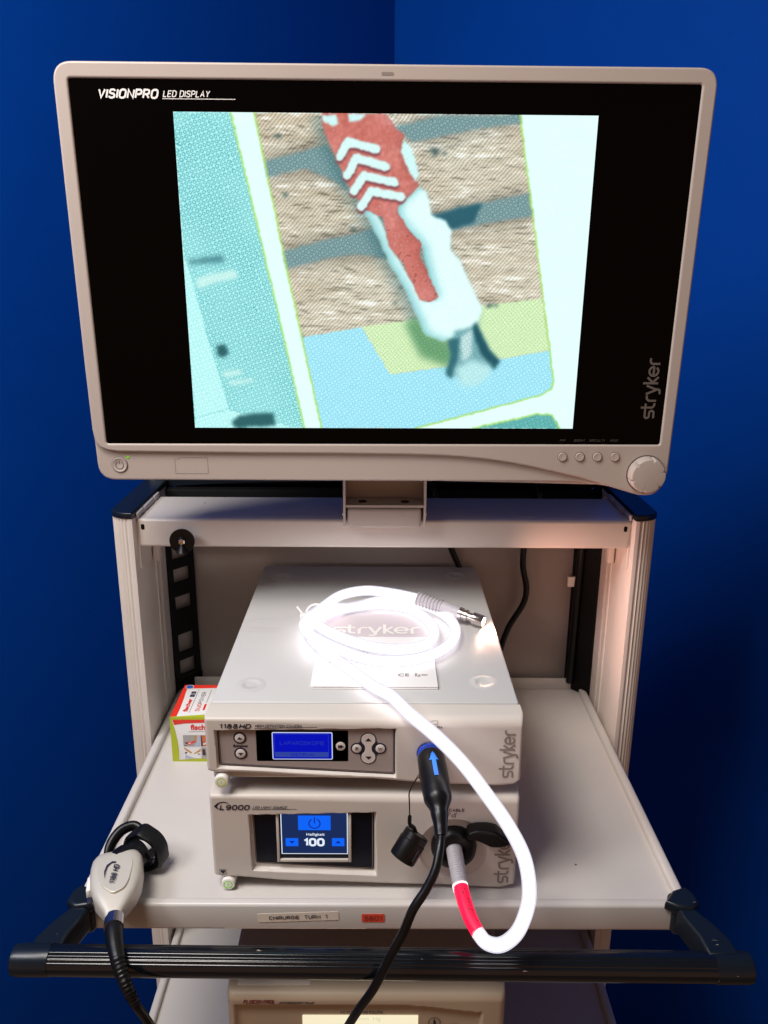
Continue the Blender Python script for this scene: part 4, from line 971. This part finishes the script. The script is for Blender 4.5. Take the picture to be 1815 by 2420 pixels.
# ------------------------------------------------------------------ cardboard box of wall plugs behind the units
bx = thing('cardboard_box', 'small red, white and lime cardboard box of wall plugs beside the units', 'box', (-.23, -.05, ZP))
bx0, bx1, by0, by1, bz0, bz1 = -.2815, -.1825, -.0960, -.0090, ZP, .9105
MB().box((bx0, by0, bz0), (bx1, by1, bz1), .0006).build('carton', M['carton'], bx)
BF = FRONT(by0); BTp = TOP(bz1); W_, H_, D_ = bx1-bx0, bz1-bz0, by1-by0
def bf(u, v): return (bx0+u*W_, bz0+v*H_)
def bt_(u, v): return (bx0+u*W_, by0+v*D_)
mb = MB()
mb.flat([bf(0, 0), bf(1, 0), bf(1, .12), bf(.5, .09), bf(.20, .05), bf(.085, .035), bf(.095, .25), bf(.085, .48), bf(.065, .70), bf(.03, .95), bf(1, .965), bf(1, 1), bf(0, 1)], BF, .0002, 0)
mb.flat([bf(.035, .955), bf(1, .97), bf(1, .88), bf(.45, .89), bf(.20, .875), bf(.055, .84)], BF, .0003, 1)
mb.flat([bt_(0, 0), bt_(1, 0), bt_(1, .12), bt_(.45, .09), bt_(.10, .035), bt_(0, .02)], BTp, .0003, 0)
mb.flat([bt_(0, .02), bt_(.085, .04), bt_(.085, .3), bt_(.075, .55), bt_(.06, .80), bt_(.065, .885), bt_(.5, .91), bt_(1, .91), bt_(1, 1), bt_(0, 1)], BTp, .0002, 1)
mb.text('fischer', bx0+.27*W_, bz0+.73*H_, .0300, .0080, BF, .0004, 1, 0, .03); mb.stroke([bf(.24, .685), bf(1, .70)], .0004, BF, .0003, 2)
mb.text('fischer', bx0+.200*W_, by0+.17*D_, .0340, .0062, BTp, .0004, 1, 0, .03, rot=R(90))
mb.flat([bt_(.143, .62), bt_(.208, .62), bt_(.208, .79), bt_(.143, .79)], BTp, .0003, 2); mb.stroke(circ(bx0+.175*W_, by0+.705*D_, .0022, 16)+[circ(bx0+.175*W_, by0+.705*D_, .0022, 16)[0]], .0008, BTp, .0005, 4)
mb.stroke([bt_(.232, .14), bt_(.232, .86)], .0004, BTp, .0003, 2)
mb.stext('DUO', bx0+.355*W_, by0+.19*D_, .0190, .0056, BTp, .0004, 1, 0, .16, rot=R(90)); mb.stext('POWER', bx0+.355*W_, by0+.42*D_, .0310, .0056, BTp, .0004, 2, 0, .10, rot=R(90))
mb.flat([bt_(.395, .22), bt_(.425, .22), bt_(.425, .40), bt_(.395, .40)], BTp, .0003, 1); mb.stroke([bt_(.41, .44), bt_(.41, .84)], .0010, BTp, .0003, 5)
mb.flat(circ(bx0+.085*W_, by0+.93*D_, .0050, 20), BTp, .0005, 3); mb.stroke(circ(bx0+.085*W_, by0+.93*D_, .0053, 20)+[circ(bx0+.085*W_, by0+.93*D_, .0053, 20)[0]], .0007, BTp, .0006, 4)
# four little pictures on the front
def pc(u0, u1, v0, v1, pl, w, mi): mb.flat([bf(u0+(u1-u0)*u, v0+(v1-v0)*v) for u, v in pl], BF, w, mi)
SQ = [(0, 0), (1, 0), (1, 1), (0, 1)]
pc(.16, .386, .353, .608, SQ, .0003, 5); pc(.16, .386, .353, .608, [(.62, 0), (1, 0), (1, 1), (.82, 1), (.80, .4)], .0004, 6); pc(.16, .386, .353, .608, [(.70, 1), (.84, 1), (.80, .42), (.70, .40)], .00045, 7)
pc(.16, .386, .353, .608, [(.22, .22), (.30, .42), (.52, .42), (.74, .52), (.76, .42), (.54, .26), (.36, .14)], .0005, 1); pc(.16, .386, .353, .608, [(.30, .30), (.46, .36), (.46, .28), (.32, .22)], .00055, 4)
pc(.16, .386, .353, .608, [(.12, .38), (.28, .34), (.24, .20), (.14, .22)], .00046, 2); pc(.16, .386, .353, .608, [(.04, .06), (.20, .10), (.16, .02), (.06, .01)], .00046, 2)
pc(.396, .62, .353, .608, SQ, .0003, 8); pc(.396, .62, .353, .608, [(0, 0), (.13, 0), (.06, 1), (0, 1)], .0004, 9); pc(.396, .62, .353, .608, [(.10, .22), (.34, .38), (.36, .24), (.14, .12)], .0004, 4)
pc(.16, .386, .07, .327, SQ, .0003, 4); pc(.16, .386, .07, .327, [(.04, 1), (.48, .56), (.42, .44), (.02, .86)], .0004, 7); pc(.16, .386, .07, .327, [(.58, .46), (1, .88), (1, .66), (.60, .40)], .0004, 7)
pc(.16, .386, .07, .327, [(.04, .52), (.18, .64), (.20, .52), (.08, .40)], .0005, 2); pc(.16, .386, .07, .327, [(.80, .46), (.90, .50), (.98, .36), (.84, .30)], .0005, 5); pc(.16, .386, .07, .327, [(.06, .36), (.66, .02), (.06, .02)], .00045, 6)
pc(.396, .62, .07, .327, SQ, .0003, 5); pc(.396, .62, .07, .327, [(.06, .30), (.26, .30), (.22, .84), (.06, .84)], .0004, 9)
mb.build('printing', [M['green'], M['red'], M['ink'], mat('badge_blue', (.02, .10, .42), .5), M['carton'], mat('photo_grey', (.36, .34, .32), .5), mat('photo_blue', (.42, .47, .60), .5), mat('photo_wood', (.55, .25, .05), .5), mat('photo_orange', (.55, .14, .06), .5), mat('photo_brown', (.05, .02, .02), .5)], bx, smooth=False)

# ------------------------------------------------------------------ camera head on the left front corner of the shelf
ch = thing('endoscope_camera', 'silver handheld camera with black clamp ring and black cable, on the shelf corner', 'camera', (-.27, -.35, .86))
d0 = Vector((-.2600, -.4020, .8745)); d1 = Vector((-.2800, -.3220, .8735))
fy = (d1-d0).normalized(); fx = fy.cross(Vector((0, 0, 1))).normalized(); fz = fx.cross(fy)
Lh = (d1-d0).length
def HL(u, v, w): return tuple(d0+fx*u+fy*(v*1.13)+fz*w)
secs = [(-.004, .006, .006), (.004, .0090, .0085), (.012, .0145, .0115), (.022, .0205, .0140), (.034, .0245, .0160), (.046, .0258, .0172), (.056, .0262, .0176), (.065, .0254, .0172), (.0705, .0228, .0158), (.073, .0185, .0135)]
mb = MB(); ns = 40; vs = []
for (yy, a, b) in secs:
    for k in range(ns):
        q = 2*math.pi*k/ns; c, s = math.cos(q), math.sin(q); e = .50
        vs.append(HL(a*math.copysign(abs(c)**e, c)-.001, yy, b*math.copysign(abs(s)**e, s)))
fs = [(i*ns+k, i*ns+(k+1) % ns, (i+1)*ns+(k+1) % ns, (i+1)*ns+k) for i in range(len(secs)-1) for k in range(ns)]+[tuple(range(ns))[::-1], tuple((len(secs)-1)*ns+k for k in range(ns))]
mb.add(vs, fs); hb = mb.build('head_body', M['silver'], ch, ang=60)
HT = lambda u, v, w: HL(u, v, .0158+w)
mb = MB().prism([rpoly([(-.0185, .058), (.0150, .058), (.0165, .050), (.0135, .030), (.0090, .020), (-.0020, .016), (-.0130, .026), (-.0190, .044)], .004)], .003, lambda u, v, w: HL(u, v, .0172+w-.0020*((v-.05)/.035)**2*(1 if v < .05 else .2)), bev=.0010, bres=3)
mb.build('label_plate', M['silver'], hb)
mb = MB(); mb.stext('1188 HD', -.0005, .0245, .0245, .0060, lambda u, v, w: HL(u, v, .0184+w-.0010*((v-.05)/.035)**2), .0004, 0, .2, .17, rot=R(80))
mb.flat([(-.0105, .032), (-.0115, .042), (-.0095, .050), (-.0045, .0540), (-.0005, .0530), (-.0012, .0515), (-.0050, .0520), (-.0085, .0480), (-.0100, .0420)], lambda u, v, w: HL(u, v, .0182+w), .0004)
mb.build('lettering', M['ink'], hb)
mb = MB()
for (a, b) in ((.040, .052),): mb.box((-.0295, a-.006, -.004), (-.0255, b, .006), .0012, fn=HL)
mb.build('side_button', M['white'], hb)
MB().box((-.0272, .018, .000), (-.0225, .026, .006), .001, fn=HL).build('side_grip', M['ink'], hb)
MB().tube([HL(0, -.010, 0), HL(0, .0015, 0)], .0092, 28, smooth=False).build('cable_collar', M['metal'], ch)
ca = Vector((.50, .86, -.06)).normalized(); c0 = Vector((-.2770, -.3270, .8735))
mb = MB().tube([c0-ca*.006, c0+ca*.010], .0172, 32, smooth=False); mb.tube([c0+ca*.010, c0+ca*.026], .0150, 32, smooth=False)
co = mb.build('coupler_body', M['rubber'], ch)
# clamp ring: an open black ring with finger lugs, standing in front of the coupler
ra = Vector((.28, .95, -.04)).normalized(); rc = Vector((-.2605, -.2965, .8690)); r1 = ra.cross(Vector((0, 0, 1))).normalized(); r2 = r1.cross(ra).normalized()
mb = MB(); NR = 60; vs = []; fs = []
for k in range(NR):
    q = 2*math.pi*k/NR; lug = 1+.10*max(0, math.cos(3*(q-R(95))))**3
    for (rr, hh) in ((.0170, -.0080), (.0216*lug, -.0098), (.0240*lug, -.005), (.0234*lug, .0085), (.0170, .0075)):
        vs.append(rc+(r1*math.cos(q)+r2*math.sin(q))*rr+ra*hh)
for k in range(NR):
    for j in range(5): fs.append((k*5+j, k*5+(j+1) % 5, ((k+1) % NR)*5+(j+1) % 5, ((k+1) % NR)*5+j))
mb.add(vs, fs); mb.build('clamp_ring', M['rubber'], co)
for q in (20, 165, 275):
    dr_ = r1*math.cos(R(q))+r2*math.sin(R(q)); p = rc+dr_*.0190
    MB().tube([p+ra*.002, p-ra*.016-dr_*.005], .0046, 12, smooth=False).build('ring_post', M['rubber'], co)
lug = [(-.2660, -.2840, .8840), (-.2760, -.2800, .8860), (-.2880, -.2850, .8840), (-.2955, -.2960, .8780), (-.2975, -.3045, .8720), (-.2960, -.3115, .8660)]
MB().tube(lug, lambda t: .0040+.0012*math.sin(t*3.1), 12, oval=1.25).build('clamp_lever', M['rubber'], co)
cpth = [HL(0, -.008, 0), (-.2560, -.4170, .8740), (-.2500, -.4320, .8700), (-.2420, -.4470, .8640), (-.2345, -.4560, .8520), (-.2275, -.4580, .8330), (-.2225, -.4530, .8130), (-.2170, -.4470, .7880), (-.2090, -.4350, .7380), (-.2030, -.4280, .7000)]
MB().tube(cpth[:6], lambda t: .0085-.0040*t+(.0005*math.sin(t*140) if t > .45 else 0), 16, n=16).build('strain_relief', M['rubber'], ch)
MB().tube(cpth[4:], .0042, 14).build('cable', M['rubber'], ch)

# ------------------------------------------------------------------ black cables hanging behind the units
def hang(pts, label):
    mb = MB().tube(pts, .0046, 12); o = mb.build('power_cable', M['rubber'], loc=pts[0]); tag(o, label, 'cable', 'black cables hanging behind the units'); return o
hang([(.218, .088, 1.185), (.226, .094, 1.160), (.212, .100, 1.120), (.2087, .100, 1.0803), (.2091, .100, 1.0508), (.2161, .100, 1.0167), (.2130, .100, .9924), (.1930, .100, .9537), (.1840, .100, .9252), (.1790, .100, .8962), (.176, .09, .865)], 'black cable hanging in an S bend right of the white units')
hang([(.0680, .088, 1.185), (.0755, .094, 1.1608), (.0900, .100, 1.110), (.1002, .100, 1.0798), (.1118, .100, 1.0536), (.123, .100, 1.02), (.128, .10, .98)], 'short stretch of black cable dropping behind the upper unit top edge')

# ------------------------------------------------------------------ pump on the lower shelf
pp = thing('irrigation_pump', 'beige pump with lit cream display on the lower shelf behind the handle', 'pump', (-.018, -.30, .4995))
PY = -.330
PF = FRONT(PY)
ztp = .7030
pk = [(-.1640, .6880), (.06, .6880), (.1080, .6780), (.1120, .6700), (.1120, .53), (-.1640, .53)]
def dp(x, z, lo):
    edge = ztp-.004+.0025*math.cos((x+.05)*18)
    d = fillet(min(x+.1745, .1385-x), .008)+fillet(ztp-z, .010)+fillet(z-lo, .004)
    zt2 = .6885-.010*sm((x-.02)/.10)
    ins_ = sm((x+.1665)/.0025)*sm((.1125-x)/.0025)*sm((zt2-z)/.0025)*sm((z-.53)/.0025)
    return d+.005*ins_
pfp = faceplate(-.1745, .1385, ztp, lambda x: .5000, PY, -.290, dp, .0014).build('front_panel', M['pump'], pp, ang=60)
MB().box((-.1735, -.2905, .5000), (.1375, .02, .7030), .004, seg=3).build('housing', M['pump'], pp)
mb = MB().prism([rrect(-.0905, .560, .0405, .6695, .001)], .0006, FRONT(PY+.004)); pd = mb.build('display', M['cream'], pfp)
P4 = FRONT(PY+.004)
mb = MB(); mb.text('0  mm  Hg', -.035, .6610, .033, .0062, P4, .0003); mb.text('Schlauch einfuhren', -.062, .6490, .080, .0070, P4, .0003); mb.build('display_text', M['creamt'], pd)
mb = MB(); mb.stext('FLOCONTROL', -.1560, .6905, .0375, .0056, PF, .0003, 0, .28, .2); mb.build('lettering', M['maroon'], pfp)
mb = MB(); mb.stext('ARTHROSCOPY PUMP', -.1160, .6900, .0400, .0034, PF, .0003, 0, .28, .17); mb.stext('ACTUAL PRESSURE', -.048, .6725, .049, .0036, P4, .0005, 0, 0, .17)
mb.stroke(circ(.0590, .6600, .0066, 24)+[circ(.0590, .6600, .0066, 24)[0]], .0008, P4, .0003); mb.flat([(.0575, .6530), (.0600, .6535), (.0607, .6600), (.0583, .6665), (.0578, .6600)], P4, .0004)
mb.stroke([(.079, .650), (.086, .650), (.086, .657), (.079, .657), (.079, .650)], .0008, P4, .0003)
mb.build('lettering', M['ink'], pfp)
PT = TOP(.7030)
mb = MB().prism([rrect(-.1640, -.318, -.0820, -.262, .002)], .0004, TOP(.7036)); o = mb.build('inventory_label', M['tape'], pp)
MB().text('MTC Nr. EQ082020-V', -.1520, -.3085, .0620, .0075, TOP(.7037), .0002, 0, 0, .03).build('lettering', M['ink'], o)
sh_ = MB().prism([[(-.145, -.150), (.12, -.180), (.135, -.040), (-.120, -.03)]], .0012, TOP(.7046), bev=.0002)
tag(sh_.build('paper_sheet', M['purple'], loc=(0, -.1, .7034)), 'dark glossy sheet lying on top of the beige pump', 'sheet')
